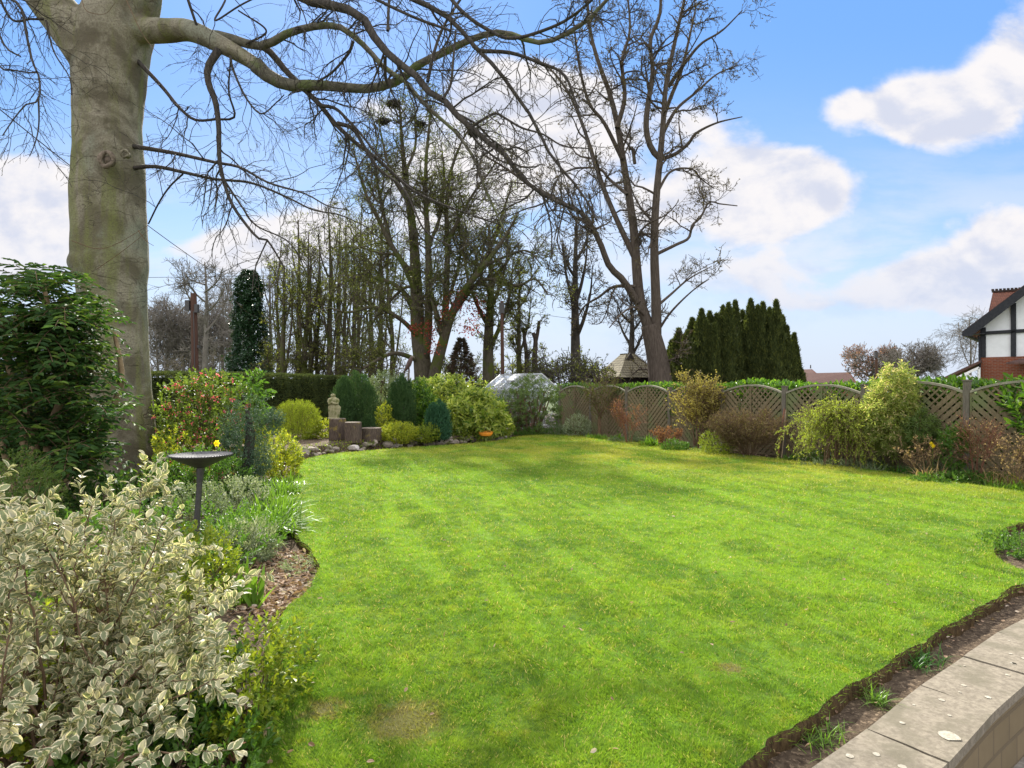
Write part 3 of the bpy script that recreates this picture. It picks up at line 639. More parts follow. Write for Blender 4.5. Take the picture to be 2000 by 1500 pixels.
# ------------------------------------------------------------------ trees
def tree(name, label, limbs, base, bark, leaf=None, lv=((60, 2.2, .05), (400, 1.1, .02), (1800, .6, .01)), ang=(35, 65), jit=.2, grav=.06,
         nl=6000, ls=.1, lw=.06, group=None, cat='tree', trunkn=1, tw=.006, tpl='diamond', tmin=.25, spread=.15, Ks=(7, 6, 5), extra_l=None):
    """limbs: list of (P, R); the first trunkn are the trunk, the others its limbs"""
    t = thing(name, base, label, cat, group)
    tb = MB()
    for P, R in limbs[:trunkn]: tb.tubes(P, R, 12, cap=True)
    tb.build('trunk', bark, t, smooth=True)
    if len(limbs) > trunkn:
        for P, R in limbs[trunkn:]: lb = MB(); lb.tubes(P, R, 8); lb.build('limb', bark, t, smooth=True)
    K0 = max(len(p) for p, r in limbs)
    P, R = np.stack([p for p, r in limbs]), np.stack([r for p, r in limbs])
    cb = MB(); allP = []
    for j, (n, Ln, rm) in enumerate(lv):
        P2, R2 = grow(P, R, n, Ln, ang, Ks[j], jit, grav, .6, rm, .35, tmin if j == 0 else .1, .45)
        R2 = np.maximum(R2, tw); cb.tubes(P2, R2, 5 if j == 0 else 3)
        allP.append((P2, R2)); P, R = P2, R2
    cb.build('crown', bark, t)
    if leaf:
        b = MB(); Pq = [a for a, _ in allP[-2:]]
        for q in Pq:
            k = nl // 2; i = rng.integers(0, len(q), k); tt = R_(.2, 1, k); p0, T, _ = samp(q, np.ones(q.shape[:2]), i, tt)
            p0 = p0 + rng.normal(size=(k, 3)) * spread * ls
            leaves(b, p0, T + rdir(k) * .9, rdir(k), ls * R_(.6, 1.3, k), lw * R_(.6, 1.3, k), tpl)
        b.build('leaves', L[leaf] if isinstance(leaf, str) else leaf, t)
    if extra_l: extra_l(t, allP)
    return t, allP

# ---- the beech, big smooth trunk on the left
BD = 10.3
t = thing('beech_tree', (*at(235, BD), -.1), 'massive smooth beech with bare branches arching over the lawn', 'tree')
prof = [(985, 225, 215), (950, 228, 175), (900, 233, 155), (840, 235, 143), (760, 231, 137), (680, 226, 136), (600, 224, 138), (545, 220, 146), (520, 217, 160), (500, 217, 160), (478, 217, 156),
        (450, 216, 155), (410, 214, 154), (385, 212, 156), (360, 213, 152), (320, 213, 148), (290, 212, 142), (250, 209, 140), (200, 211, 144), (150, 213, 152), (110, 213, 160), (60, 222, 165), (10, 243, 150), (-60, 255, 138), (-160, 262, 120), (-300, 268, 100)]
pr = np.array(prof, float); K = 150; yy = np.linspace(985, -300, K); cx_ = np.interp(-yy, -pr[:, 0], pr[:, 1]); wd_ = np.interp(-yy, -pr[:, 0], pr[:, 2])
cx_ = np.convolve(np.pad(cx_, 3, 'edge'), np.ones(7) / 7, 'valid'); wd_ = np.convolve(np.pad(wd_, 2, 'edge'), np.ones(5) / 5, 'valid')
ns = 72; an = np.arange(ns) / ns * 2 * math.pi; zz = H + (HY - yy) / F * BD; rr = wd_ / 2 / F * BD * .83
Z, A = np.meshgrid(zz, an, indexing='ij')
wob = 1 + .018 * np.sin(3 * A + Z * .8) + .012 * np.sin(5 * A - Z * 1.3) + .008 * np.sin(9 * A + np.sin(Z * 2) * 2)
wob += .05 * np.exp(-((Z + .1) / .5) ** 2) * np.sin(6 * A) + .006 * np.sin(Z * 14 + 2 * np.sin(A * 2)) 
Rr = rr[:, None] * wob
def swell(x, y, amp, sx, sz):
    global Rr
    xx = (x - CX) / F * BD; z0 = H + (HY - y) / F * BD; c0 = np.interp(z0, zz, (cx_ - CX) / F * BD); r0 = np.interp(z0, zz, rr)
    a0 = -math.acos(np.clip((xx - c0) / r0, -1, 1)); da = (A - a0 + math.pi) % (2 * math.pi) - math.pi
    Rr = Rr + amp * np.exp(-(da * r0 / sx) ** 2 - ((Z - z0) / sz) ** 2)
for q in [(208,310,.085,.13,.13),(208,308,-.09,.055,.05),(241,302,.05,.10,.11),(243,300,-.035,.045,.04),(232,252,.03,.25,.045),(222,240,-.02,.2,.03),(226,185,.025,.22,.04),(213,172,-.018,.2,.025),(270,285,.05,.12,.10),(276,330,.05,.12,.1),(160,520,.045,.3,.12),(215,275,.03,.3,.2),(180,500,-.02,.4,.04),(250,430,.02,.25,.2),(265,700,.03,.3,.6)]: swell(*q)
Xc = np.interp(Z, zz, (cx_ - CX) / F * BD); V = np.stack([Xc + Rr * np.cos(A), BD + Rr * np.sin(A), Z], -1).reshape(-1, 3)
i = np.arange(K * ns).reshape(K, ns); nx = np.roll(i, -1, 1)
tb = MB(); tb.add(V, [np.stack([i[:-1], nx[:-1], nx[1:], i[1:]], -1).reshape(-1, 4), i[0][None, ::-1], i[-1][None]])
# left fork and the stubs of the right limb, joined with the trunk by the remesh
P, R = limb([(232,215),(205,150),(172,100),(135,50),(95,0),(50,-60),(0,-140),(-60,-240)], BD, 95, 55, -.6, 40); R[:6] *= np.linspace(.5, 1, 6); tb.tubes(P, R, 24, cap=True)
P, R = limb([(240,60),(270,58),(300,60),(330,60),(371,60),(427,85),(470,108),(500,127),(515,139)], BD - .1, 52, 24, -.45, 30); tb.tubes(P, R, 20, cap=True)
P, R = limb([(255,80),(262,20),(300,-60),(360,-160)], BD, 70, 50, -.5, 20); tb.tubes(P, R, 20, cap=True)
to = tb.build('trunk', M['beech'], t, smooth=True)
md = to.modifiers.new('remesh', 'REMESH'); md.mode = 'VOXEL'; md.voxel_size = .028; md.use_smooth_shade = True
md = to.modifiers.new('smooth', 'SMOOTH'); md.factor = .6; md.iterations = 3
ml = []
def bl_(pts, w0, w1, D0=BD, dy=0., wob=.0, pw=.7): p = limb(pts, D0, w0, w1, dy, 30, wob, pw); ml.append(p); return p
A1 = bl_([(500,127),(532,154),(574,168),(612,166),(667,170),(721,173),(780,157),(811,130),(870,101),(933,72),(982,63),(1030,78),(1072,81),(1140,45),(1185,0),(1230,-50)], 31, 6, BD - .5, -2.4, 0., .5)
bl_([(402,70),(440,72),(480,85),(518,89),(560,66),(612,52),(658,51),(690,70),(721,99),(753,135),(789,157),(816,189),(852,225),(888,256),(924,306),(942,355),(960,396),(985,450)], 24, 3.5, BD - .2, -2.8, 0., .5)
bl_([(512,90),(530,104),(560,140),(595,175),(626,206),(654,241),(696,280),(730,305),(766,337),(802,369),(843,391),(915,418),(980,440)], 14, 3, BD - .3, -2.0)
bl_([(265,-240),(340,-190),(440,-110),(540,-35),(600,0),(640,9),(672,16),(706,31),(721,58),(748,94),(775,121),(802,137),(820,157),(838,180),(865,193),(892,225),(924,252),(960,283),(991,306),(1014,342),(1050,373),(1085,392),(1131,414)], 30, 7, BD, -4.4)
bl_([(268,-290),(400,-270),(560,-200),(680,-120),(760,-50),(807,0),(852,18),(888,45),(915,76),(942,108),(973,135),(996,171),(1027,211),(1050,252),(1077,306),(1108,342),(1140,382),(1165,430)], 22, 4, BD, -4.6)
bl_([(925,90),(937,99),(996,103),(1050,121),(1100,144),(1122,193),(1140,252),(1158,315),(1180,373)], 9, 2.5, BD - 3.6, -1.2)
bl_([(840,-60),(900,20),(960,62),(1000,75),(1060,60),(1120,30),(1200,-40)], 9, 5, BD - 3.5, -1)
bl_([(660,241),(690,252),(712,288),(740,330),(790,372),(830,450),(880,480)], 9, 2.5, BD - 1.2, -1.5)
bl_([(626,206),(655,212),(680,235),(705,262),(735,300),(770,330)], 8, 2.5, BD - 1., -1.2)
bl_([(427,98),(406,133),(408,165),(420,196),(427,245),(429,315),(441,367),(455,402),(480,438),(504,465),(522,469),(557,525)], 16, 3, BD - .6, -1.0)
bl_([(522,469),(508,500),(497,530),(492,570)], 3.4, 1.5, BD - 1.5, -.3)
bl_([(430,340),(470,400),(500,440),(560,470),(600,520)], 5, 2, BD - 1, -.6)
bl_([(255,285),(300,292),(350,301),(420,317),(469,327),(525,357),(595,378),(640,402),(680,410)], 10, 2, BD - .1, -2.1)
bl_([(252,330),(300,325),(357,336),(420,350),(490,357),(560,385),(612,410),(665,420),(720,445)], 9, 2, BD - .1, -1.9)
bl_([(290,437),(311,395),(332,364),(357,340)], 3, 3.5, BD, -.8)
bl_([(262,112),(315,168),(350,210),(381,234),(420,233),(458,228),(447,180),(450,120)], 9, 3, BD - .05, -1.)
bl_([(450,110),(455,135),(480,190),(510,222),(540,200),(555,185)], 6, 2, BD - .6, -.8)
bl_([(452,-60),(440,0),(420,40),(470,10),(530,-20)], 4, 3, BD - 1.6, -.5)
bl_([(364,-10),(383,46),(395,70)], 6, 5, BD - .6, .2)
bl_([(465,20),(520,60),(480,86)], 3, 4, BD - .9, .3)
bl_([(690,80),(680,105),(650,140),(620,160)], 7, 4, BD - 1.4, .3)
bl_([(757,60),(760,0),(765,-60)], 6, 5, BD - 3, .3); bl_([(752,110),(753,150),(760,170)], 7, 6, BD - 2.4, .2)
bl_([(835,160),(850,95),(870,45),(905,-10)], 7, 5, BD - 2.8, .2)
bl_([(865,193),(880,165),(885,120),(890,60)], 6, 4, BD - 3.3, .2)
bl_([(925,245),(965,222),(985,230),(1020,250),(1060,262),(1100,285),(1150,290)], 6, 2.5, BD - 4.2, -.8)
bl_([(-30,-190),(-60,-120),(-40,-30),(35,7),(52,70),(63,119),(77,154),(75,196),(52,203),(25,235),(5,265)], 10, 2, BD - .6, -1.6)
bl_([(-60,60),(0,130),(20,136),(60,142),(72,140)], 4, 3, BD - 1.6, -.3)
bl_([(75,190),(76,240),(70,275),(58,305)], 4, 1.5, BD - 2, -.2)
bl_([(-20,-50),(20,35),(60,37),(85,38)], 5, 4, BD - 1.4, .2)
bl_([(90,40),(105,100),(135,150),(140,185)], 4, 2, BD - 1.2, -.2)
bl_([(560,-40),(590,20),(600,50)], 3, 2, BD - 3, 0); bl_([(600,-80),(700,-20),(800,30),(880,60)], 8, 5, BD - 4.5, -.5)
bl_([(-200,-200),(-60,-80),(-20,20),(10,90),(40,110)], 10, 3, BD - 2.5, -.5)
big = [(p, r) for p, r in ml]
for (x, y, r_) in ((208, 311, .10), (243, 300, .052)):
    a_ = np.linspace(0, 2 * math.pi, 25); q = PX(x, y, BD - .66 + (.02 if x > 220 else 0)); b = MB()
    b.tubes(np.stack([q[0] + r_ * np.cos(a_), q[1] + .012 * np.cos(a_ * 3), q[2] + r_ * 1.15 * np.sin(a_)], -1), r_ * (.34 + .06 * np.sin(a_ * 3)), 10)
    b.tubes(np.stack([q + [0, .10, 0], q + [0, .03, 0], q + [0, .012, 0]]), np.array([r_ * .9, r_ * .75, r_ * .1]), 14, cap=True); b.build('knot', M['beech'] if x > 220 else M['knot'], t, smooth=True)
for k_, (p, r) in enumerate(big):
    b = MB(); b.tubes(p, r, 8); b.build('branch', M['bark'] if k_ > 1 else M['limb'], t, smooth=True)
P, R = stackPR(ml); cb = MB()
P1, R1 = grow(P, R, 215, 1.2, (30, 65), 9, .20, -.07, .5, .016, .35, .12, .35); cb.tubes(P1, np.maximum(R1, .0042), 4)
P2, R2 = grow(P1, R1, 1100, .62, (25, 60), 7, .2, -.05, .6, .008, .4, .1, .3); cb.tubes(P2, np.maximum(R2, .0026), 3)
P2b, R2b = grow(P, R, 700, .5, (30, 75), 6, .22, -.08, .4, .006, .4, .1, .3); cb.tubes(P2b, np.maximum(R2b, .0026), 3)
P3, R3 = grow(P2, R2, 3600, .26, (25, 55), 5, .2, -.06, .7, .004, .5, .1, .3); cb.tubes(P3, np.maximum(R3, .0018), 3)
cb.build('twigs', M['bark'], t)
b = MB()
for q in (P2, P3, P2b):
    k = 7000; ii = rng.integers(0, len(q), k); p0, T, _ = samp(q, np.ones(q.shape[:2]), ii, R_(.15, 1, k)); leaves(b, p0, T + rdir(k) * .5, rdir(k), R_(.014, .03, k), R_(.005, .009, k), 'diamond')
b.build('buds', L['bud'], t)
# thin pale whips in front of the trunk
for pts in ([(160,0),(170,22),(205,27),(225,5)],[(242,-10),(275,60),(300,95),(318,110)],[(140,470),(190,486),(230,475),(290,440)],[(270,450),(285,470),(300,480)],[(190,525),(240,490),(290,450)]):
    p, r = limb(pts, BD - .75, 1.6, .8, -.2, 12); b = MB(); b.tubes(p, r, 4); b.build('trunk_shoot', M['twig'], t)

# ---- the tall bare tree right of centre
TD = 30.
tl = [limb([(1290,772),(1289,740),(1284,700),(1276,665),(1268,635)], TD, 50, 34), 
  limb([(1272,655),(1262,625),(1250,590),(1243,520),(1238,450),(1228,380),(1215,300),(1205,240),(1190,180),(1165,110),(1150,40),(1145,-80)], TD, 24, 3.4, 1.5, pw=.8),
  limb([(1279,690),(1282,640),(1281,580),(1278,500),(1279,430),(1284,360),(1290,300),(1296,230),(1300,170),(1312,110),(1325,50),(1340,-20),(1345,-120)], TD, 23, 3.4, -1.5, pw=.8),
  limb([(1290,310),(1272,290),(1262,250),(1266,200),(1275,140),(1270,80),(1290,20),(1285,-80)], TD - .7, 13, 4, -1.),
  limb([(1245,590),(1215,545),(1190,520),(1170,470),(1140,420),(1095,395),(1040,365),(990,330),(940,300)], TD, 15, 3, -3),
  limb([(1238,500),(1205,430),(1180,370),(1160,310),(1140,250),(1115,190),(1080,140),(1040,110)], TD + .3, 12, 3, 2),
  limb([(1285,495),(1320,478),(1345,465),(1352,440),(1368,425),(1385,395),(1405,398),(1440,402)], TD, 7, 2, 1),
  limb([(1290,312),(1320,300),(1345,280),(1360,260),(1400,240),(1450,228)], TD, 9, 2, -1.5),
  limb([(1284,375),(1310,335),(1350,330),(1370,350),(1395,368)], TD, 6, 2, 2), limb([(1290,270),(1320,215),(1360,180),(1400,145),(1440,128)], TD, 8, 2, 2),
  limb([(1305,170),(1340,120),(1370,85),(1410,60),(1450,20)], TD, 8, 2, -2), limb([(1281,600),(1310,575),(1345,545),(1390,520)], TD, 6, 1.5, 2), limb([(1283,650),(1310,610),(1350,570),(1385,545)], TD, 6, 1.5, -2),
  limb([(1205,250),(1220,190),(1215,120),(1230,60),(1225,-20)], TD + .5, 10, 3, 1), limb([(1215,310),(1180,240),(1150,200),(1130,120),(1120,40)], TD + .5, 9, 3, -2),
  limb([(1250,560),(1200,560),(1170,580),(1140,600),(1120,640)], TD, 8, 2, 2), limb([(1225,380),(1190,350),(1170,330),(1120,330),(1080,350)], TD, 7, 2, 3),
  limb([(1240,470),(1262,440),(1300,420),(1320,400),(1325,390)], TD, 5, 1.5, -2), limb([(1240,320),(1235,290),(1228,292)], TD, 7, 6, 0), limb([(1295,230),(1310,190),(1330,140),(1345,80),(1360,10)], TD, 9, 3, 1),
  limb([(1262,620),(1240,600),(1215,612),(1190,640)], TD, 6, 2, -2)]
tl = [(np.stack([np.interp(np.linspace(0, 1, 24), np.linspace(0, 1, len(p)), p[:, j]) for j in range(3)], -1), r) for p, r in tl]
bud_twigs = dict(nl=15000, ls=.10, lw=.045)
t1, _ = tree('bare_tree', 'tallest bare tree with two close ridged stems, beside the dark yews', tl, (*at(1290, TD), -.1), M['bark_r'], 'bud', lv=((170, 2.6, .06), (1050, 1.3, .022), (4800, .62, .010)), trunkn=3, jit=.27, grav=.03, tw=.0085, **bud_twigs)

# ---- the big ivy-green lime with many stems
LD = 32.
ll = [limb([(832,775),(828,745),(824,700),(818,660),(815,620),(812,540),(808,470),(800,400),(790,330),(784,260),(780,195)], LD, 42, 3, 1, pw=.75),
  limb([(842,770),(850,725),(862,680),(880,620),(905,570),(945,520),(985,465),(1012,415)], LD - .3, 26, 3, -2),
  limb([(830,700),(836,640),(838,560),(836,480),(832,400),(832,320),(838,250),(842,205)], LD, 19, 3, -1.5),
  limb([(862,690),(868,640),(872,560),(874,480),(872,400),(882,330),(905,270),(925,240)], LD, 16, 3, 1.5),
  limb([(812,570),(790,520),(765,480),(740,430),(715,380),(700,330),(690,290)], LD, 13, 3, -2), limb([(815,610),(780,562),(740,545),(700,540),(655,562)], LD, 11, 3, 3),
  limb([(820,660),(780,622),(730,600),(680,610),(640,600)], LD, 11, 3, -3), limb([(880,620),(925,560),(960,545),(1010,558),(1045,545),(1070,575)], LD, 11, 3, -2),
  limb([(905,570),(955,490),(980,420),(1000,360)], LD, 11, 3, 2), limb([(820,705),(770,690),(722,712),(690,735)], LD, 11, 3, -3), limb([(765,480),(745,400),(732,320),(742,250)], LD, 8, 2, 1),
  limb([(800,400),(765,340),(748,280),(738,225)], LD, 8, 2, -1), limb([(872,480),(900,420),(930,370),(960,330),(975,300)], LD, 9, 2, -2), limb([(838,480),(860,420),(868,350),(862,280)], LD, 8, 2, 2),
  limb([(812,540),(775,500),(745,495),(705,480),(680,440)], LD, 8, 2, 3), limb([(790,340),(810,290),(812,240),(808,200)], LD, 7, 2, 1), limb([(945,520),(990,500),(1030,490),(1060,520)], LD, 7, 2, -3),
  limb([(836,600),(800,560),(760,590),(720,640),(690,680)], LD, 8, 2, 2), limb([(870,600),(890,540),(900,480),(890,400)], LD, 8, 2, 3), limb([(862,650),(840,560),(855,545),(868,550)], LD - 1, 11, 8, 0)]
t2, ap = tree('lime_tree', 'broad multi-stemmed tree with small green leaves and nests in its top', ll, (*at(836, LD), -.1), M['bark_g'], 'spring', lv=((420, 2.3, .045), (2200, 1.2, .02), (7500, .6, .010)), trunkn=4, jit=.24, grav=.05, tw=.009, nl=26000, ls=.10, lw=.055, spread=.6)
# red climber on its lower trunk
rb = MB(); k = 420; q = np.stack([R_(800, 935, k), R_(600, 700, k)], -1)
hs_ = [(835,635),(842,655),(870,610),(880,590),(905,600),(912,640),(895,570),(935,590),(845,680),(925,640),(810,640),(930,610)]
cc = np.array(hs_)[rng.integers(0, len(hs_), 900)] + rng.normal(size=(900, 2)) * 8; DD = LD - 1.5 + R_(-.4, .4, 900)
pp = np.stack([(cc[:, 0] - CX) / F * DD, DD, H + (HY - cc[:, 1]) / F * DD], -1); leaves(rb, pp, rdir(900) + np.array([0, 0, -.5]), rdir(900), R_(.08, .16, 900), .07, 'diamond')
tag(rb.build('creeper', L['red'], loc=pp.mean(0)), 'dark red creeper leaves hanging on the fork of the broad green tree', 'climber')
nestl = ['large dark rook nest highest in the broad leafing tree', 'rook nest below and left of the topmost nest', 'rook nest right of the topmost nest in the leafing tree', 'rook nest on the right side of the leafing crown']
for (x, y, r_, lb_) in ((769,203,.34,nestl[0]),(748,238,.25,nestl[1]),(820,243,.27,nestl[2]),(925,262,.25,nestl[3])):
    c = PX(x, y, LD + .3); b = MB(); n_ = 240; d = rdir(n_); d[:, 2] *= .55; p0 = c + d * r_ * .75; dr = nrm(rng.normal(size=(n_, 3)) * np.array([1, 1, .3])); l = R_(.15, .5, n_)[:, None] * 1.
    PP = np.stack([p0 - dr * l * .5, p0, p0 + dr * l * .5 + np.array([0, 0, .03])], 1); b.tubes(PP, np.full((n_, 3), .016), 3)
    tag(b.build('rook_nest', M['bark'], loc=c), lb_, 'nest', 'rook nests in the tree tops')

# ---- further trees of the churchyard, each with its own shape
def auto_tree(x, top, D, w0, label, bark='bark', leaf=None, nst=3, lean=0, spreadx=60, group=None, name='bare_tree', lv=((50, 1.6, .035), (260, .9, .018), (900, .5, .012)), nl=3000, ls=.12, tw=.011, grav=.06, ybase=772, ang=(30, 60), low=.25, jit=.24):
    ls_ = [limb([(x, ybase), (x + R_(-3, 3), ybase * .7 + top * .3), (x + lean * .5 + R_(-5, 5), ybase * .35 + top * .65), (x + lean, top)], D, w0, max(w0 * .18, 1.6), R_(-1, 1))]
    for k in range(nst):
        s_ = low + (1 - low) * (k + R_(0, .6)) / max(nst, 1) * .8; y0 = ybase + (top - ybase) * s_; sd_ = (-1) ** k * R_(.5, 1.) * spreadx * (1 - .3 * s_); x0 = x + lean * s_
        yt = y0 + (top - y0) * R_(.5, .95); ls_.append(limb([(x0, y0), (x0 + sd_ * .45, y0 * .75 + yt * .25), (x0 + sd_ * .85, y0 * .4 + yt * .6), (x0 + sd_, yt)], D, w0 * .45 * (1 - .5 * s_), 1.5, R_(-2.5, 2.5)))
    ls_ = [(p, r) for p, r in ls_]
    return tree(name, label, ls_, (*at(x, D), -.1), M[bark], leaf, lv=lv, nl=nl, ls=ls, lw=ls * .6, group=group, tw=tw, grav=grav, ang=ang, tmin=.2, jit=jit)
auto_tree(1126, 425, 35, 24, 'knobbly dark bare tree behind the greenhouse, thick at its base', nst=5, spreadx=45, leaf='bud', nl=1500, low=.3)
auto_tree(1232, 560, 40, 18, 'short bare tree rising behind the pyramid roof', nst=5, spreadx=60, low=.3)
auto_tree(955, 440, 33, 26, 'leafing tree with thick trunk left of the central pole', bark='bark_g', leaf='spring', nst=6, spreadx=60, nl=5000, name='leafing_tree', lv=((90, 1.7, .04), (420, .95, .02), (1300, .5, .012)))
auto_tree(1016, 520, 36, 13, 'slender leafing tree right of the central pole', bark='bark_g', leaf='spring', nst=3, spreadx=30, nl=2200, name='leafing_tree')
for x, y0, w_, lb_, pts in ((1030, 640, 12, 'thin cut-back trunk with a sharp top, left of the crooked one', [(1033,772),(1030,730),(1028,690),(1024,660),(1024,640)]), (1047, 626, 15, 'crooked cut-back trunk forking at its blunt top', [(1047,772),(1046,735),(1044,700),(1046,665),(1041,650)])):
    base = limb(pts, 36, w_, w_ * .5); lst = [base]
    if x == 1047: lst.append(limb([(1045,672),(1050,650),(1053,627)], 36, 8, 6)); lst.append(limb([(1044,715),(1056,700),(1064,697)], 36, 3, 1.5))
    else: lst.append(limb([(1030,700),(1038,685),(1044,680)], 36, 4, 2))
    lst = [(np.stack([np.interp(np.linspace(0, 1, 24), np.linspace(0, 1, len(p)), p[:, j]) for j in range(3)], -1), r) for p, r in lst]
    tree('tree_stump', lb_, lst, (*at(x, 36), -.1), M['bark_r'], 'spring', lv=((14, 1.2, .02), (50, .6, .01), (90, .4, .01)), nl=160, ls=.12, lw=.07, cat='tree stump', tw=.01)
rowx = [(545,470),(556,520),(578,430),(592,500),(606,455),(622,480),(640,400),(655,470),(672,425),(688,460),(704,380),(722,440),(742,400),(765,430),(1000,640),(915,560)]
names_ = ['first', 'second', 'third', 'fourth', 'fifth', 'sixth', 'seventh', 'eighth', 'ninth', 'tenth', 'eleventh', 'twelfth', 'thirteenth', 'fourteenth']
for k, (x, y) in enumerate(rowx[:14]):
    auto_tree(x + R_(-6, 6), y, 42 + R_(-4, 8), R_(7, 15), f'{names_[k]} from the left in the row of slim trees with bright young leaves', bark='bark_g', leaf='springb' if k % 3 else 'spring', nst=4, spreadx=28, low=.05, lean=R_(-12, 12),
              group='slim leafing trees beyond the hedge', name='leafing_tree', lv=((42, 1.6, .03), (210, .95, .017), (560, .5, .011)), nl=1250, ls=.12, tw=.011)
auto_tree(400, 512, 50, 13, 'pale bare tree with forked crown right of the pole', bark='bark_far', nst=6, spreadx=62, low=.45, lv=((70, 2.2, .04), (300, 1.2, .02), (900, .7, .015)), tw=.013)
auto_tree(527, 520, 48, 10, 'thin bare tree just right of the ivy column', bark='bark_far', nst=3, spreadx=28, low=.5)
fx = [(308,610),(325,592),(343,618),(358,600),(372,625),(392,640),(415,600),(436,590),(452,565)]
for k, (x, y) in enumerate(fx):
    auto_tree(x, y, 66 + R_(-6, 8), R_(5, 8), f'{names_[k]} from the left of the faint grey bare trees behind the hedge', bark='bark_far', nst=6, spreadx=34, low=.2, group='grey bare trees far behind the hedge', lv=((80, 3., .05), (380, 1.6, .03), (1000, .9, .02)), tw=.017, ybase=765, grav=.03)
for k, (x, y) in enumerate([(320,695),(372,702),(430,692),(560,675),(610,690),(655,680),(705,670),(752,680),(900,700),(1000,712),(1060,716)]):
    auto_tree(x, y, 38 + R_(-2, 4) if x > 500 else 55, 5, f'{names_[k]} from the left of the low twiggy bushes in the tree belt', bark='bark_far' if x < 500 else 'bark_g', leaf='bud' if x < 500 else ('springb' if k % 2 else 'spring'), nst=9, spreadx=44, low=.0, name='thicket_bush',
              group='low bushes under the tree belt', lv=((50, 1.3, .02), (240, .8, .013), (480, .5, .010)), nl=1300, ls=.12, tw=.011, grav=.02)
# ivy column
c = at(490, 45.); t = thing('ivy_clad_tree', (*c, -.1), 'dark column of ivy on a dead trunk behind the hedge', 'tree')
b = MB(); P, R = limb([(492,775),(490,700),(487,600),(486,535)], 45, 22, 8); b.tubes(P, R, 8); b.build('trunk', M['bark'], t, smooth=True)
b = MB(); n_ = 26000; s_ = R_(0, 1, n_); wd = np.interp(s_, [0, .08, .25, .45, .7, .93, 1.], [.95, 1.25, 1.42, 1.22, .98, .75, .35]) * (1 + .08 * np.sin(s_ * 23)); a = R_(0, 6.283, n_); lump = 1 + .13 * np.sin(a * 3 + s_ * 13) + .12 * np.sin(a * 5 - s_ * 37 + 2 * np.sin(s_ * 11)) + .10 * np.sin(a * 8 + s_ * 61); rr_ = wd * lump * R_(.55, 1.0, n_) ** .6 * np.where(R_(0, 1, n_) < .10, R_(1., 1.35, n_), 1.)
zt = H + (757 - 527) / F * 45; P0 = np.stack([c[0] - .15 * s_ + rr_ * np.cos(a), c[1] + rr_ * np.sin(a), -.1 + s_ * (zt + .1)], -1)
dd = np.stack([np.cos(a), np.sin(a), -.5 + 0 * a], -1) + rng.normal(size=(n_, 3)) * .4; leaves(b, P0, dd, np.stack([np.cos(a), np.sin(a), .7 + 0 * a], -1) + rng.normal(size=(n_, 3)) * .4, R_(.10, .22, n_), R_(.09, .17, n_), 'diamond'); b.build('ivy', L['ivy'], t)
# dark conifer in front of the leafing trees
def spire(b, x, y, z0, z1, r, n_, leafL, leafW, prof=None, updir=.8):
    s_ = R_(0, 1, n_); prof = prof or ([0, .1, .5, .8, 1.], [.75, 1., .9, .55, .08]); wd = r * np.interp(s_, *prof); a = R_(0, 6.283, n_)
    ph = R_(0, 6, 3); lump = 1 + .22 * np.sin(a * 3 + s_ * 9 + ph[0]) + .18 * np.sin(a * 5 - s_ * 21 + ph[1]) + .15 * np.sin(s_ * 45 + a * 2 + ph[2]); rr_ = wd * lump * R_(.4, 1.05, n_) ** .5
    P0 = np.stack([x + rr_ * np.cos(a), y + rr_ * np.sin(a), z0 + s_ * (z1 - z0)], -1); o_ = np.stack([np.cos(a), np.sin(a), 0 * a], -1)
    dr = o_ * (1 - updir) + np.array([0, 0, updir]) + rng.normal(size=(n_, 3)) * .25; leaves(b, P0, dr, o_ + rng.normal(size=(n_, 3)) * .4, leafL * R_(.6, 1.4, n_), leafW, 'diamond')
c = at(901, 27.); t = thing('spruce_tree', (*c, -.1), 'small dark red-tinged conifer behind the aucuba', 'conifer')
b = MB(); b.tubes(np.array([[*c, -.1], [*c, 2.], [*c, 3.4]]), np.array([.07, .05, .02]), 6); b.build('trunk', M['bark'], t)
b = MB(); spire(b, *c, .2, 3.75, .95, 5200, .17, .05, ([0, .15, .4, .7, 1.], [.9, 1., .75, .45, .03]), .15); b.build('foliage', leafmat('red_tinged_conifer', (.030, .034, .016), (.085, .045, .030), .2, .6), t)
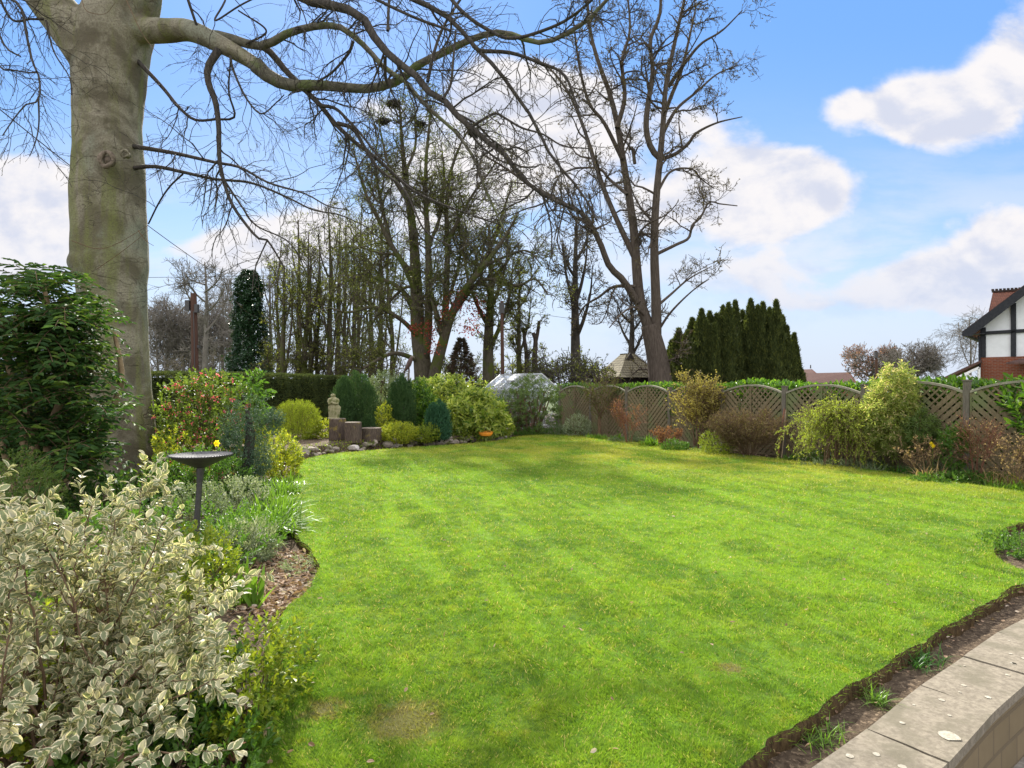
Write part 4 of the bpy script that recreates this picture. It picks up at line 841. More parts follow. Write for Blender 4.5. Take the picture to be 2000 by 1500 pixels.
# yews
yws = [('yew_tree', 'leftmost dark yew of the clump, low and dense against the bare trunk', [(1300,700,20),(1312,668,18),(1326,645,20),(1342,650,18),(1335,690,26)]),
       ('yew_tree', 'broad yew left of the middle with three spiky tops', [(1352,625,20),(1370,608,22),(1386,612,20),(1362,690,30),(1400,616,22),(1412,601,16)]),
       ('yew_tree', 'tallest yew in the middle of the clump with sunlit sides', [(1423,596,16),(1436,591,14),(1450,610,20),(1466,588,18),(1480,600,18),(1448,690,34),(1490,594,15)]),
       ('yew_tree', 'yew on the right of the clump with one tall pointed spire', [(1503,605,18),(1516,590,15),(1528,620,15),(1536,640,13),(1520,690,24)]),
       ('yew_tree', 'separate narrow yew spire at the right end of the clump', [(1551,655,11),(1556,690,12)])]
for k, (nm, lb_, sp_) in enumerate(yws):
    YD = 31 + [0, -.5, .6, 0, .3][k]; c = at(np.mean([q[0] for q in sp_]), YD); t = thing(nm, (*c, -.1), lb_, 'yew', 'yews beyond the fence')
    b = MB(); fb_ = MB()
    sp_ = sp_ + [(q[0] + R_(-14, 14), q[1] + R_(12, 60), R_(7, 12)) for q in sp_ for _ in range(2 if q[2] < 26 else 0)]
    for (x, y, w_) in sp_:
        YD2 = YD + R_(-1., 1.); cx2, cy2 = at(x, YD2); z1 = H + (757 - y) / F * YD2; r_ = w_ / F * YD2 * .95
        b.tubes(np.array([[c[0], c[1], -.1], [(c[0] + cx2) / 2, (c[1] + cy2) / 2, .5], [cx2, cy2, z1 * .5], [cx2, cy2, z1 * .9]]), np.array([.12, .1, .06, .02]), 5)
        spire(fb_, cx2, cy2, -.1, z1, r_ * 1.25, int(2600 + 45 * (770 - y)), .17, .055, ([0, .12, .4, .7, .88, 1.], [.9, 1.15, .95, .62, .36, .04]))
    b.build('trunk', M['bark_r'], t); fb_.build('foliage', L['yew'], t)
# trees on the right horizon
auto_tree(1700, 690, 62, 6, 'pinkish budding tree beside the small pole beyond the fence', bark='bark_far', leaf='blossom', nst=8, spreadx=42, low=.1, nl=3500, ls=.16, name='budding_tree', lv=((90, 2., .04), (380, 1.2, .03), (900, .8, .02)), tw=.02)
t_, _ = auto_tree(1782, 690, 58, 12, 'round-crowned bare fruit tree left of the timbered house', bark='bark_far', nst=9, spreadx=66, low=.35, lv=((150, 2.1, .05), (900, 1.2, .028), (2600, .7, .02)), tw=.018, grav=.02)
auto_tree(1893, 622, 55, 5, 'wispy pale birch close to the timbered house', bark='bark_far', nst=5, spreadx=28, low=.25, lv=((60, 2.4, .02), (320, 1.4, .014), (900, 1., .010)), tw=.009, grav=-.12)
auto_tree(1090, 700, 30, 5, 'low twiggy bush behind the greenhouse roof', bark='bark', leaf='spring', nst=8, spreadx=45, low=.0, nl=1200, lv=((60, 1.4, .02), (280, .8, .01), (700, .5, .008)), name='thicket_bush', grav=.0)
auto_tree(1160, 722, 29, 5, 'olive-leaved bush left of the pyramid roof', bark='bark', leaf='spring', nst=8, spreadx=22, low=.0, nl=1500, lv=((60, 1.3, .02), (280, .8, .01), (600, .5, .008)), name='thicket_bush', grav=.0)

# ------------------------------------------------------------------ hedges
def hedge(name, label, pts, h, wd, leaf, n, ls, lw, base='soil', tpl='diamond', top=.04, lean=0.):
    """clipped or loose hedge along a ground polyline"""
    pts = np.array(pts, float); q = catmull(np.c_[pts, np.zeros(len(pts))], 40)[:, :2]; c = q.mean(0); t = thing(name, (c[0], c[1], -.1), label, 'hedge')
    seg = np.linalg.norm(np.diff(q, axis=0), axis=1); cs_ = np.r_[0, np.cumsum(seg)]; s_ = R_(0, cs_[-1], n); X_ = np.interp(s_, cs_, q[:, 0]); Y_ = np.interp(s_, cs_, q[:, 1])
    tt = nrm(np.gradient(q, axis=0)); tx = np.interp(s_, cs_, tt[:, 0]); ty = np.interp(s_, cs_, tt[:, 1]); nn_ = np.stack([ty, -tx], -1)
    wch = R_(0, 1, n); side = np.where(wch < .72, np.where(R_(0, 1, n) < .6, 1, -1), 0); topm = side == 0
    hz_ = h(s_ / cs_[-1]) if callable(h) else np.full(n, h)
    bump = .06 * np.sin(s_ * 2.3) + .05 * np.sin(s_ * 5.1 + 1)
    off = np.where(topm, R_(-1, 1, n) * wd / 2, side * (wd / 2 + bump - R_(0, .12, n) ** 1.)); z_ = np.where(topm, hz_ + R_(-.05, top, n) + bump * .3, -.1 + (hz_ + .1) * R_(0, 1, n))
    P0 = np.stack([X_ + nn_[:, 0] * off, Y_ + nn_[:, 1] * off, z_], -1); o_ = np.c_[nn_ * np.sign(off)[:, None] * np.where(topm, .2, 1.)[:, None], np.where(topm, 1., .35)]
    b = MB(); leaves(b, P0, o_ * .6 + rdir(n) * .7 + np.array([0, 0, .1]), o_ + rdir(n) * .6, ls * R_(.6, 1.3, n), lw, tpl); b.build('foliage', L[leaf], t)
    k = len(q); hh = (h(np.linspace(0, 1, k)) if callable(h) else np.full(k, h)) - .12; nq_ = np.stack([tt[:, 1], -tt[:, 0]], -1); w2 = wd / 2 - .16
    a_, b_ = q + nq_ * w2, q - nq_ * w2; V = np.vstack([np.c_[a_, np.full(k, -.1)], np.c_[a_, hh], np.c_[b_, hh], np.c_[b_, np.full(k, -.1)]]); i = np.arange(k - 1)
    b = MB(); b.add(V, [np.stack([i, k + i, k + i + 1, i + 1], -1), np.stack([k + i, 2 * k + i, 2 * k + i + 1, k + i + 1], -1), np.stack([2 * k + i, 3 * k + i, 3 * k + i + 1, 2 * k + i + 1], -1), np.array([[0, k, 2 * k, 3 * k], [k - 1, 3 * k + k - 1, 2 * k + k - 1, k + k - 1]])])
    b.build('inner_core', leafm_core, t); return t  # solid dark block that stops views through the hedge
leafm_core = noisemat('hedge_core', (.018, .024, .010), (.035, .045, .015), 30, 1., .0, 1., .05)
hedge('clipped_hedge', 'long clipped dark evergreen hedge along the left boundary', [(-11.6, 2.), (-11.5, 7.), (-11.2, 12.5), (-10.6, 16.8), (-9.8, 22), (-9.0, 28), (-8.4, 31)], lambda s: 2.05 + .05 * np.sin(s * 9), 1.1, 'hedge', 150000, .085, .028)
hedge('rear_hedge', 'dark hedge across the back of the garden behind the shrubs', [(-9, 30.5), (-5, 30), (-1, 29.5), (1.5, 29)], 1.7, 1.2, 'hedge', 40000, .10, .035)

# ------------------------------------------------------------------ fence
e0 = np.array([1.817, 23.2]); es_ = np.array([.9496, -1.682]); ed = es_ / np.linalg.norm(es_); SL = np.linalg.norm(es_); nf = np.array([ed[1], -ed[0]])   # nf points to the garden side
if nf @ (np.array([0, 10]) - e0) < 0: nf = -nf
fo = thing('lattice_fence', (*(e0 + es_ * 4), -.1), 'weathered green-grey wooden fence of arched diagonal lattice panels', 'fence')
def fp(n, u_, z, off=0.): q = e0 + es_ * n + ed * u_ + nf * off; return np.array([q[0], q[1], z])
hpos = {0: 1.66, 1: 1.60, 2: 1.60, 3: 1.59, 4: 1.60, 5: 1.62, 6: 1.65, 7: 1.72, 8: 1.72, 9: 1.72, 10: 1.72}
N3 = np.array([nf[0], nf[1], 0]); E3 = np.array([ed[0], ed[1], 0])
for n_ in range(0, 11):
    b = MB(); z1 = hpos[n_]; c = fp(n_, 0, 0); b.box((c[0], c[1], (z1 - .12) / 2), (.10, .10, z1 + .12), [E3, N3, np.array([0, 0, 1])]); b.box((c[0], c[1], z1 + .012), (.125, .125, .026), [E3, N3, np.array([0, 0, 1])]); b.build('post', M['post'], fo)
for n_ in range(0, 10):
    Lp = SL - .11; u0 = .055; rise = .19; zb = -.04; ze = 1.47 + (.05 if n_ >= 6 else 0) + (-.01 if n_ == 3 else 0)
    R0 = (Lp ** 2 / 4 + rise ** 2) / (2 * rise)
    def ztop(u_): return ze + rise - (R0 - np.sqrt(R0 ** 2 - (u_ - Lp / 2) ** 2))
    b = MB(); Z3 = np.array([0, 0, 1.])
    def slat(p0u, p0z, du, dz, wd, off, lo, hi, zmin=zb + .02):
        ss_ = np.linspace(-3, 3, 601); uu = p0u + du * ss_; z_ = p0z + dz * ss_; ok = (uu > lo) & (uu < hi) & (z_ > zmin) & (z_ < np.where((uu > 0) & (uu < Lp), ztop(np.clip(uu, 0, Lp)), -9) - .02)
        if ok.sum() < 6: return
        k = np.where(ok)[0]; a_, c_ = k[0], k[-1]
        b.bar(fp(n_, u0 + uu[a_], z_[a_], off), fp(n_, u0 + uu[c_], z_[c_], off), wd, .011, up=N3)
    q = math.sqrt(.5); Cc = Lp / 2
    for half in (0, 1):
        lo, hi = (0.02, Cc - .012) if half == 0 else (Cc + .012, Lp - .02)
        du, dz = (q, -q) if half == 0 else (q, q)
        # front slats: V towards the centre foot
        for k in range(-12, 22):
            slat(Cc, zb + k * .160, du, dz, .082 if zb + k * .16 < .86 else .034, .012, lo, hi)
        for k in range(0, 34):
            slat(Cc, zb + k * .160 + .05, du, -dz, .080 if k < 11 else .036, -.004, lo, hi)
    # frame
    b.bar(fp(n_, u0 + .012, zb, 0), fp(n_, u0 + .012, ze, 0), .03, .045, up=N3); b.bar(fp(n_, u0 + Lp - .012, zb, 0), fp(n_, u0 + Lp - .012, ze, 0), .03, .045, up=N3)
    b.bar(fp(n_, u0 + Cc, zb, .02), fp(n_, u0 + Cc, ze + rise - .02, .02), .03, .022, up=N3); b.bar(fp(n_, u0 + .03, zb, .003), fp(n_, u0 + Lp - .03, zb, .003), .05, .04, up=N3)
    o = b.build('lattice_panel', M['fence'], fo)
    us = np.linspace(0, Lp, 19); Pt = np.array([fp(n_, u0 + u_, ztop(u_), 0) for u_ in us]); b = MB()
    up_ = np.array([0, 0, .022]); nn3 = N3 * .035; V = np.vstack([Pt - nn3 - up_, Pt + nn3 - up_, Pt + nn3 + up_, Pt - nn3 + up_]); k = 19; i = np.arange(k - 1)
    b.add(V, [np.stack([i + a_ * k, i + 1 + a_ * k, i + 1 + ((a_ + 1) % 4) * k, i + ((a_ + 1) % 4) * k], -1) for a_ in range(4)]); r_ = b.build('arched_rail', M['rail'], o)
    r_.matrix_parent_inverse.identity()
# laurel hedge beyond the fence, spilling over it at the right end
lh = [e0 + es_ * k - nf * (.52) for k in (-.2, 2, 4, 6, 8, 10)]
hedge('laurel_hedge', 'glossy green laurel hedge showing over and through the lattice fence', lh, lambda s: 1.53 + .05 * np.sin(s * 31) + .07 * s, .8, 'laurel', 26000, .13, .055, tpl='oval', top=.12)
shrub('laurel_shrub', 'lush laurel shoots spilling over the fence at the far right', 'shrub', (9.75, 10.4, .55), (1.15, .65, 1.30), 330, 9, .28, .14, .055, 'laurel', ns=12, up=.5, lump=.4, ang=60, zc=.5)

# ------------------------------------------------------------------ buildings
# greenhouse
gc = np.array([1.2, 24.9]); th = math.radians(35); g_ = np.array([math.cos(th), math.sin(th), 0]); s_v = np.array([-math.sin(th), math.cos(th), 0]); hw = .965; GL = 3.0; ez, rz_ = 1.50, 2.16; gz0 = -.06
def gp(a_, l_, z): q = np.array([gc[0], gc[1], 0]) + g_ * a_ + s_v * l_; return np.array([q[0], q[1], z])
gt = thing('greenhouse', gp(0, 0, gz0), 'small aluminium greenhouse at the end of the lawn', 'greenhouse')
fr = MB(); W_ = .035
def gb(a_, c_, w_=W_): fr.bar(a_, c_, w_, w_)
for l_ in (0, GL):
    for a_ in (-hw, hw): gb(gp(a_, l_, gz0), gp(a_, l_, ez), .045)
    gb(gp(-hw, l_, ez), gp(0, l_, rz_), .045); gb(gp(hw, l_, ez), gp(0, l_, rz_), .045); gb(gp(-hw, l_, gz0 + .05), gp(hw, l_, gz0 + .05), .05); gb(gp(-hw, l_, ez), gp(hw, l_, ez), .03)
    for a_ in (-.42, .42): gb(gp(a_, l_, gz0), gp(a_, l_, ez + (rz_ - ez) * (1 - .42 / hw)), .03)
for a_ in (-hw, hw): gb(gp(a_, 0, ez), gp(a_, GL, ez), .05); gb(gp(a_, 0, gz0 + .05), gp(a_, GL, gz0 + .05), .05)
gb(gp(0, 0, rz_), gp(0, GL, rz_), .06)
for k in range(1, 5):
    for a_ in (-hw, hw): gb(gp(a_, GL * k / 5, gz0), gp(a_, GL * k / 5, ez), .028); gb(gp(a_, GL * k / 5, ez), gp(0, GL * k / 5, rz_), .028)
gb(gp(.42, -.01, .35), gp(.92, -.01, 1.35), .025); fr.build('frame', M['alu'], gt)
gl = MB()
for a_ in (-hw, hw): gl.quad(gp(a_, 0, gz0), gp(a_, GL, gz0), gp(a_, GL, ez), gp(a_, 0, ez)); gl.quad(gp(a_ * 1.005, 0, ez + .01), gp(a_ * 1.005, GL, ez + .01), gp(0, GL, rz_ + .01), gp(0, 0, rz_ + .01))
for l_ in (0, GL): gl.add([gp(-hw, l_, gz0), gp(hw, l_, gz0), gp(hw, l_, ez), gp(0, l_, rz_), gp(-hw, l_, ez)], [[0, 1, 2, 3, 4]])
gl.build('glazing', M['glass'], gt)
dr_ = MB(); 
for (a_, c_) in (((-.36, gz0 + .02), (-.36, 1.62)), ((.36, gz0 + .02), (.36, 1.62)), ((-.36, 1.62), (.36, 1.62)), ((-.36, .62), (.36, .62))): dr_.bar(gp(a_[0], -.03, a_[1]), gp(c_[0], -.03, c_[1]), .035, .03)
dr_.bar(gp(-.34, -.03, gz0 + .14), gp(.34, -.03, gz0 + .14), .012, .24, up=s_v)
dr_.build('door', M['alu'], gt)
vt_ = MB()
def rp(f, l_, dz=.05): return gp(-hw * (1 - f), l_, ez + (rz_ - ez) * f + dz)
for (l0, l1) in ((1.2, 1.8),):
    vt_.bar(rp(.45, l0, .10), rp(.98, l0, .04), .035); vt_.bar(rp(.45, l1, .10), rp(.98, l1, .04), .035); vt_.bar(rp(.45, l0, .10), rp(.45, l1, .10), .035); vt_.quad(rp(.45, l0, .11), rp(.45, l1, .11), rp(.98, l1, .05), rp(.98, l0, .05))
vt_.build('roof_vent', M['alu'], gt)
# staging and pots inside, seen through the panes
b = MB(); 
for z in (.62, 1.05): b.bar(gp(.55, .3, z), gp(.55, GL - .2, z), .5, .03, up=(0, 0, 1))
for l_ in (.4, 1.6, 2.6):
    for a_ in (.34, .78): b.bar(gp(a_, l_, gz0), gp(a_, l_, 1.05), .03)
o = b.build('shelf_rack', M['fence'], loc=gp(.55, 1.5, gz0)); tag(o, 'wooden slatted staging inside the greenhouse', 'shelving')
for k, (a_, l_, z) in enumerate(((.5, .5, .635), (.6, .9, .635), (.5, .45, 1.065), (.1, .8, gz0))):
    b = MB(); c = gp(a_, l_, z); b.lathe([(0, 0), (.06, 0), (.085, .14), (.10, .14), (.10, .17), (.08, .17), (.07, .12), (0, .12)], c, 12)
    tag(b.build('flower_pot', M['terracotta'] if k != 2 else M['alu'], loc=c), ['clay pot on the lower shelf nearest the greenhouse door', 'clay pot second along the lower greenhouse shelf', 'pale pot on the upper greenhouse shelf', 'clay pot on the greenhouse floor'][k], 'pot', 'pots in the greenhouse')
b = MB(); c = gp(.75, -.35, 0); b.lathe([(0, -.09), (.19, -.09), (.22, .3), (.24, .32), (.24, .35), (.21, .35), (.2, .05), (0, .05)], c, 18); tag(b.build('plant_tub', M['post'], loc=(c[0], c[1], -.09)), 'dark tub beside the greenhouse door', 'tub')

# pyramid-roofed lychgate / shelter beyond the fence
c = np.array([*at(1226, 33.), 0]); t = thing('shelter', (c[0], c[1], -.1), 'small dark shelter with a mossy flared pyramid roof and gablet', 'shelter')
b = MB(); lev = [(1.62, 2.12), (1.25, 2.36), (.85, 2.72), (.50, 3.12), (.30, 3.36)]; rt = math.radians(22); ca, sa = math.cos(rt), math.sin(rt)
def rc(r_, z): return [np.array([c[0] + (x * ca - y * sa) * r_, c[1] + (x * sa + y * ca) * r_, z]) for x, y in ((-1, -1), (1, -1), (1, 1), (-1, 1))]
for (r0_, z0_), (r1_, z1_) in zip(lev[:-1], lev[1:]):
    A_, B_ = rc(r0_, z0_), rc(r1_, z1_)
    for k in range(4): b.quad(A_[k], A_[(k + 1) % 4], B_[(k + 1) % 4], B_[k])
A_ = rc(.30, 3.36); B_ = rc(.30, 3.42); b.quad(*B_)
for k in range(4): b.quad(A_[k], A_[(k + 1) % 4], B_[(k + 1) % 4], B_[k])
ro = b.build('roof', M['shingle'], t)
b = MB(); fz = rc(.50, 3.10); f0, f1 = fz[0], fz[1]; mdp = (f0 * .3 + f1 * .7)
b.prism([f0 * .95 + f1 * .05, f0 * .45 + f1 * .55, (f0 * .7 + f1 * .3) + np.array([0, 0, .34])], (np.array([sa, -ca, 0]) * .10)); b.build('gablet', M['dark'], ro)
b = MB(); prev = None
for (r_, z_) in lev: 
    q = rc(r_, z_)[1] + np.array([0, 0, .03]); 
    if prev is not None: b.bar(prev, q, .10, .05)
    prev = q
b.build('lead_hip', M['lead'], ro)
b = MB(); b.box((c[0], c[1], 1.0), (2.6, 2.6, 2.25), [[ca, sa, 0], [-sa, ca, 0], [0, 0, 1]]); b.build('wall', M['dark'], t)

# timbered house on the right
HD = 30.; hy = HD
def hp_(x, y, dD=0.): return PX(x, y, HD + dD)
ht = thing('timbered_house', (*at(1960, HD), -.1), 'half-timbered house with white render, red brick and tiled roof at the right edge', 'house')
xw = hp_(1915, 700)[0]; zb_ = hp_(0, 698)[2]; ze_ = hp_(0, 640)[2]; xr = xw + 9.0; 
sl = (hp_(0, 557)[2] - hp_(0, 652)[2]) / (hp_(2000, 0)[0] - hp_(1890, 0)[0]); xa = xw + 3.6; za = ze_ + .15 + sl * 3.6
b = MB(); b.box(((xw + xw + 7.2) / 2, HD + 4, (zb_ - .12) / 2), (7.2, 8, zb_ + .12)); b.box((hp_(1995, 0)[0] + .55, HD - .06, zb_ + .18), (1.5, .1, .42)); b.build('brick_wall', M['brick'], ht)
b = MB(); b.prism([(xw + .03, HD + .05, zb_), (xw + 7.17, HD + .05, zb_), (xw + 7.17, HD + .05, ze_), (xa, HD + .05, za), (xw + .03, HD + .05, ze_)], (0, 7.9, 0)); b.build('rendered_wall', M['plaster'], ht)
b = MB()
def hb(x0, z0, x1, z1, w_=.2): b.bar((x0, HD, z0), (x1, HD, z1), w_, .08, up=(0, 1, 0))
xt = hp_(1965, 0)[0]; zt_ = hp_(0, 651)[2]
hb(xw + .1, zb_, xw + .1, ze_, .22); hb(xt, zb_ + .0, xt, ze_ + (xt - xw) * sl, .2); hb(xw + .2, zt_, xw + 7, zt_ + .12, .16)
for k in (1, 2): hb(xt + 1.55 * k, zb_, xt + 1.55 * k, ze_ + 1.5, .2)
b.build('timber_frame', M['black'], ht)
b = MB(); x0, z0 = hp_(1890, 652)[0], hp_(0, 652)[2]; ov = .55
zr = z0 + sl * (xa - x0)
b.prism([(x0, HD - ov, z0), (xa, HD - ov, zr), (xa, HD - ov, zr + .16), (x0 - .02, HD - ov, z0 + .13)], (0, 9, 0)); b.prism([(xa, HD - ov, zr), (2 * xa - x0, HD - ov, z0), (2 * xa - x0, HD - ov, z0 + .16), (xa, HD - ov, zr + .16)], (0, 9, 0))
ro = b.build('roof', M['tile'], ht)
b = MB(); b.prism([(x0 - .03, HD - ov - .06, z0 - .12), (x0 + .35, HD - ov - .06, z0 - .12), (xa, HD - ov - .06, zr - .28), (xa, HD - ov - .06, zr + .10), (x0 - .03, HD - ov - .06, z0 + .10)], (0, .05, 0))
b.bar((x0 + .02, HD - ov, z0 - .02), (x0 + .02, HD + 8, z0 - .02), .12); b.prism([(x0, HD - ov + .05, z0 - .05), (xw + .2, HD - ov + .05, z0 - .05), (xw + .2, HD - ov + .05, z0 - .01), (x0, HD - ov + .05, z0 - .01)], (0, .6, 0)); b.build('barge_board', M['black'], ro)
b = MB(); xg = hp_(1912, 0)[0]; b.tubes(np.array([[xg, HD - .12, z0 - .1], [xg + .05, HD - .1, z0 - .35], [xg + .05, HD - .1, -.1]]), np.array([.05, .05, .05]), 8); b.build('drainpipe', M['black'], ht)
def unturn(b):
    a_ = -math.radians(-43); c_, s_ = math.cos(a_), math.sin(a_)
    for V in b.V:
        dx_, dy_ = V[:, 0] - xw, V[:, 1] - HD; V[:, 0], V[:, 1] = xw + dx_ * c_ - dy_ * s_, HD + dx_ * s_ + dy_ * c_
# rear steep roof with a crested ridge
b = MB(); D2 = HD + 5
A_ = [PX(1939, 571, D2), PX(1990, 563, D2), PX(2120, 560, D2), PX(2120, 630, D2 - 2.), PX(1930, 625, D2 - 2.), PX(1931, 608, D2 - 1.5)]
b.add(A_, [[5, 0, 1, 2, 3, 4]]); B0, B1 = PX(1939, 571, D2), PX(2120, 560, D2); b.add([B0, B1, B1 + np.array([2.4, 3, -2.5]), B0 + np.array([2.4, 3, -2.5])], [[0, 1, 2, 3]]); b.add([A_[0], A_[5], A_[4], B0 + np.array([2.4, 3, -2.5])], [[0, 1, 2, 3]]); unturn(b); b.build('rear_roof', M['tile'], ht)
b = MB(); b.bar(B0 + np.array([0, 0, .04]), B1 + np.array([0, 0, .04]), .16, .1)
for k in range(24):
    p = B0 + (B1 - B0) * k / 24; b.box(p + np.array([0, 0, .13]), (.13, .05, .12))
unturn(b); b.build('ridge_crest', M['dark'], ht)
# lean-to porch
b = MB(); q0, q1 = hp_(1845, 741, -.5), hp_(1916, 708, -.5); b.prism([q0, q1, q1 + np.array([0, 0, .12]), q0 + np.array([-.1, 0, .08])], (2.05, 2.35, 0)); unturn(b); b.build('porch_roof', M['tile_far'], ht)
b = MB(); y_ = HD - .56; a0 = hp_(1858, 743, -.56); a1 = hp_(1912, 743, -.56); a2 = hp_(1912, 718, -.56)
b.bar(a0, a1, .10, .06, up=(0, 1, 0)); b.bar(a1, a2, .1, .06, up=(0, 1, 0)); b.bar(a0, a2, .1, .06, up=(0, 1, 0)); b.bar((a0 + a2) / 2, a1, .08, .055, up=(0, 1, 0)); b.bar(a1, np.array([a1[0], y_, -.1]), .1, .06, up=(0, 1, 0)); unturn(b); b.build('porch_truss', M['white'], ht)
b = MB(); b.prism([hp_(1990, 712, -1.), hp_(2080, 712, -1.), hp_(2080, 698, .0), hp_(1975, 706, 0)], (0, 0, .08)); b.build('window_canopy', M['tile_far'], ht)
b = MB(); b.box(hp_(2030, 740, -.03), (1.9, .1, 1.2)); b.build('window', M['white'], ht)
# turn the house about its left front corner so that the gable faces the garden
hc = np.array([xw, HD]); ha = math.radians(-43); ca_, sa_ = math.cos(ha), math.sin(ha)
# (parts are children of ht: rotating the Empty turns them all)
ht.rotation_euler = (0, 0, ha)
rel_ = np.array(ht.location[:2]) - hc; ht.location[0] = hc[0] + rel_[0] * ca_ - rel_[1] * sa_; ht.location[1] = hc[1] + rel_[0] * sa_ + rel_[1] * ca_
# far roofs
for (nm, lb_, xx0, xx1, ytop, yeav, D_) in (('cottage', 'long low red-tiled roof just above the fence right of the yews', 1556, 1668, 729, 748, 70), ('cottage', 'small higher tiled roof end behind the long red roof', 1500, 1594, 723, 733, 84)):
    c = PX((xx0 + xx1) / 2, 757, D_); t = thing(nm, (c[0], c[1], -.1), lb_, 'house'); b = MB(); p0, p1 = PX(xx0 + 4, yeav, D_), PX(xx1, yeav, D_); r0_, r1_ = PX(xx0 - 20, ytop + 1, D_ + 2.5), PX(xx1 - 8, ytop - 2, D_ + 2.5); e1 = PX(xx1 + 6, yeav, D_ + 5); e0_ = PX(xx0, yeav, D_ + 5)
    b.quad(p0, p1, r1_, r0_); b.quad(e0_, r0_, r1_, e1); ro = b.build('roof', M['tile_far'], t); b = MB(); b.prism([(p0[0], D_ + .3, -.1), (p1[0] - .2, D_ + .3, -.1), (p1[0] - .2, D_ + .3, p1[2]), (p0[0], D_ + .3, p0[2])], (0, 4.4, 0)); b.add([p1, e1, r1_], [[0, 1, 2]]); b.build('wall', M['brick'], t)
    b = MB(); q = r1_ + np.array([-.2, 0, .1]); b.tubes(np.array([q, q + np.array([0, 0, .5])]), np.array([.08, .06]), 6, cap=True); b.build('finial', M['dark'], ro)

# poles and wires
def pole(label, x, ytop, D_, w_, head):
    c = at(x, D_); t = thing('telegraph_pole', (*c, -.1), label, 'pole', 'telegraph poles'); zt__ = H + (HY - ytop) / F * D_; r_ = w_ / 2 / F * D_
    b = MB(); b.tubes(np.array([[c[0] + r_ * .8, c[1], -.1], [c[0] + r_ * .4, c[1], zt__ * .5], [c[0], c[1], zt__]]), np.array([r_ * 1.15, r_, r_ * .85]), 12, cap=True); b.build('shaft', M['pole'], t)
    b = MB()
    if head: b.box((c[0] - r_ * 1.5, c[1] - .05, zt__ - .6), (.2, .22, .5)); b.box((c[0] + r_ * 1.3, c[1] - .1, zt__ - .75), (.16, .2, .4)); b.box((c[0] + r_ * 1.5, c[1], zt__ - 2.6), (.12, .12, .14)); b.tubes(np.array([[c[0] + .1, c[1] - .2, zt__ - .9], [c[0] + .13, c[1] - .2, zt__ - 2], [c[0] + .16, c[1] - .2, zt__ - 4]]), np.full(3, .02), 4)
    else: b.box((c[0], c[1], zt__ - .35), (.26, .2, .5))
    b.build('junction_box', M['iron'], t); return c, zt__
p1 = pole('dark telegraph pole with a junction box above the left hedge', 378, 573, 30, 13, True)
pole('thin telegraph pole standing behind the greenhouse', 980, 588, 30, 7, False)
pole('short distant telegraph pole beside the pink tree', 1711, 685, 50, 5, False)
def wire(label, a_, b_, sag, r_=.012):
    s_ = np.linspace(0, 1, 24)[:, None]; P = np.array(a_) * (1 - s_) + np.array(b_) * s_; P[:, 2] -= (sag * 4 * s_ * (1 - s_))[:, 0]; b = MB(); b.tubes(P, np.full(24, r_), 4); tag(b.build('overhead_cable', M['bark'], loc=P[0]), label, 'cable')
wire('thick overhead cable passing steeply behind the beech trunk', PX(-60, 165, 13), PX(430, 540, 28), .15, .016)
wire('thin overhead cable running level from the beech to the ivy column', PX(-120, 548, 30), PX(560, 538, 34), .0, .012)
wire('thin overhead cable from the central pole towards the right trees', PX(981, 602, 30), PX(1290, 640, 34), .1, .009)

# ------------------------------------------------------------------ left border, near to far
def S(px, D): return px / F * D
# variegated shrub in the foreground
t = thing('variegated_shrub', (-1.85, 2.7, -.09), 'large cream-edged variegated shrub filling the near left corner', 'shrub')
n0 = 34; a = R_(0, 6.283, n0); base = np.c_[-1.95 + .16 * np.cos(a), 2.55 + .2 * np.sin(a), np.full(n0, -.09)]
tgt = []
while len(tgt) < n0:
    d = rdir(1)[0]; d[2] = abs(d[2]); q = np.array([-1.9, 2.4, .22]) + d * np.array([.80, .95, .64]) * R_(.7, 1.); tgt.append(q)
tgt += [PX(290, 950, 3.3), PX(340, 1010, 3.3), PX(245, 985, 3.3), PX(30, 1010, 2.3), PX(380, 1060, 3.0), PX(450, 1130, 3.0), PX(120, 1000, 2.9), PX(10, 975, 2.7), PX(60, 990, 2.8), PX(-30, 1000, 2.5), PX(20, 1060, 2.2), PX(90, 1040, 2.4), PX(150, 1030, 2.7), PX(240, 1000, 2.8), PX(460, 1150, 2.9), PX(420, 1290, 2.4), PX(440, 1200, 2.7), PX(200, 985, 3.1), PX(430, 1260, 2.6), PX(440, 1330, 2.3), PX(400, 1420, 2.1), PX(180, 990, 3.0), PX(330, 1010, 2.6), PX(430, 1170, 2.8)]
tgt = np.array(tgt); base = np.c_[-1.95 + R_(-.2, .25, len(tgt)), 2.55 + R_(-.3, .3, len(tgt)), np.full(len(tgt), -.09)]
s = np.linspace(0, 1, 14)[None, :, None]; P = base[:, None] * (1 - s) + tgt[:, None] * s; P[..., 2] += .16 * (s * (1 - s))[..., 0] * 4 * .5
wv = rng.normal(size=P.shape) * .012; wv[:, 0] = 0; P = P + np.cumsum(wv, 1)
R = R_(.004, .009, len(tgt))[:, None] * np.linspace(1, .3, 14)[None]; b = MB(); b.tubes(P, R, 5)
P1, R1 = grow(P, R, 560, .32, (25, 65), 8, .16, .0, .6, .004, .4, .25, .3); b.tubes(P1, R1, 4); b.build('branches', M['twig'], t, smooth=True)
def along(P, n, L_, W_, tmin=.2, tpl='fine', out=.8):
    ii = rng.integers(0, len(P), n); tt = R_(tmin, 1, n); p0, T, _ = samp(P, np.ones(P.shape[:2]), ii, tt); pr = nrm(np.cross(T, rdir(n)))
    dr = T * R_(.3, .9, n)[:, None] + pr * out; return p0, dr, np.array([0, -.12, .75]) + rng.normal(size=(n, 3)) * .42 + T * .3, L_ * R_(.6, 1.2, n)
b = MB()
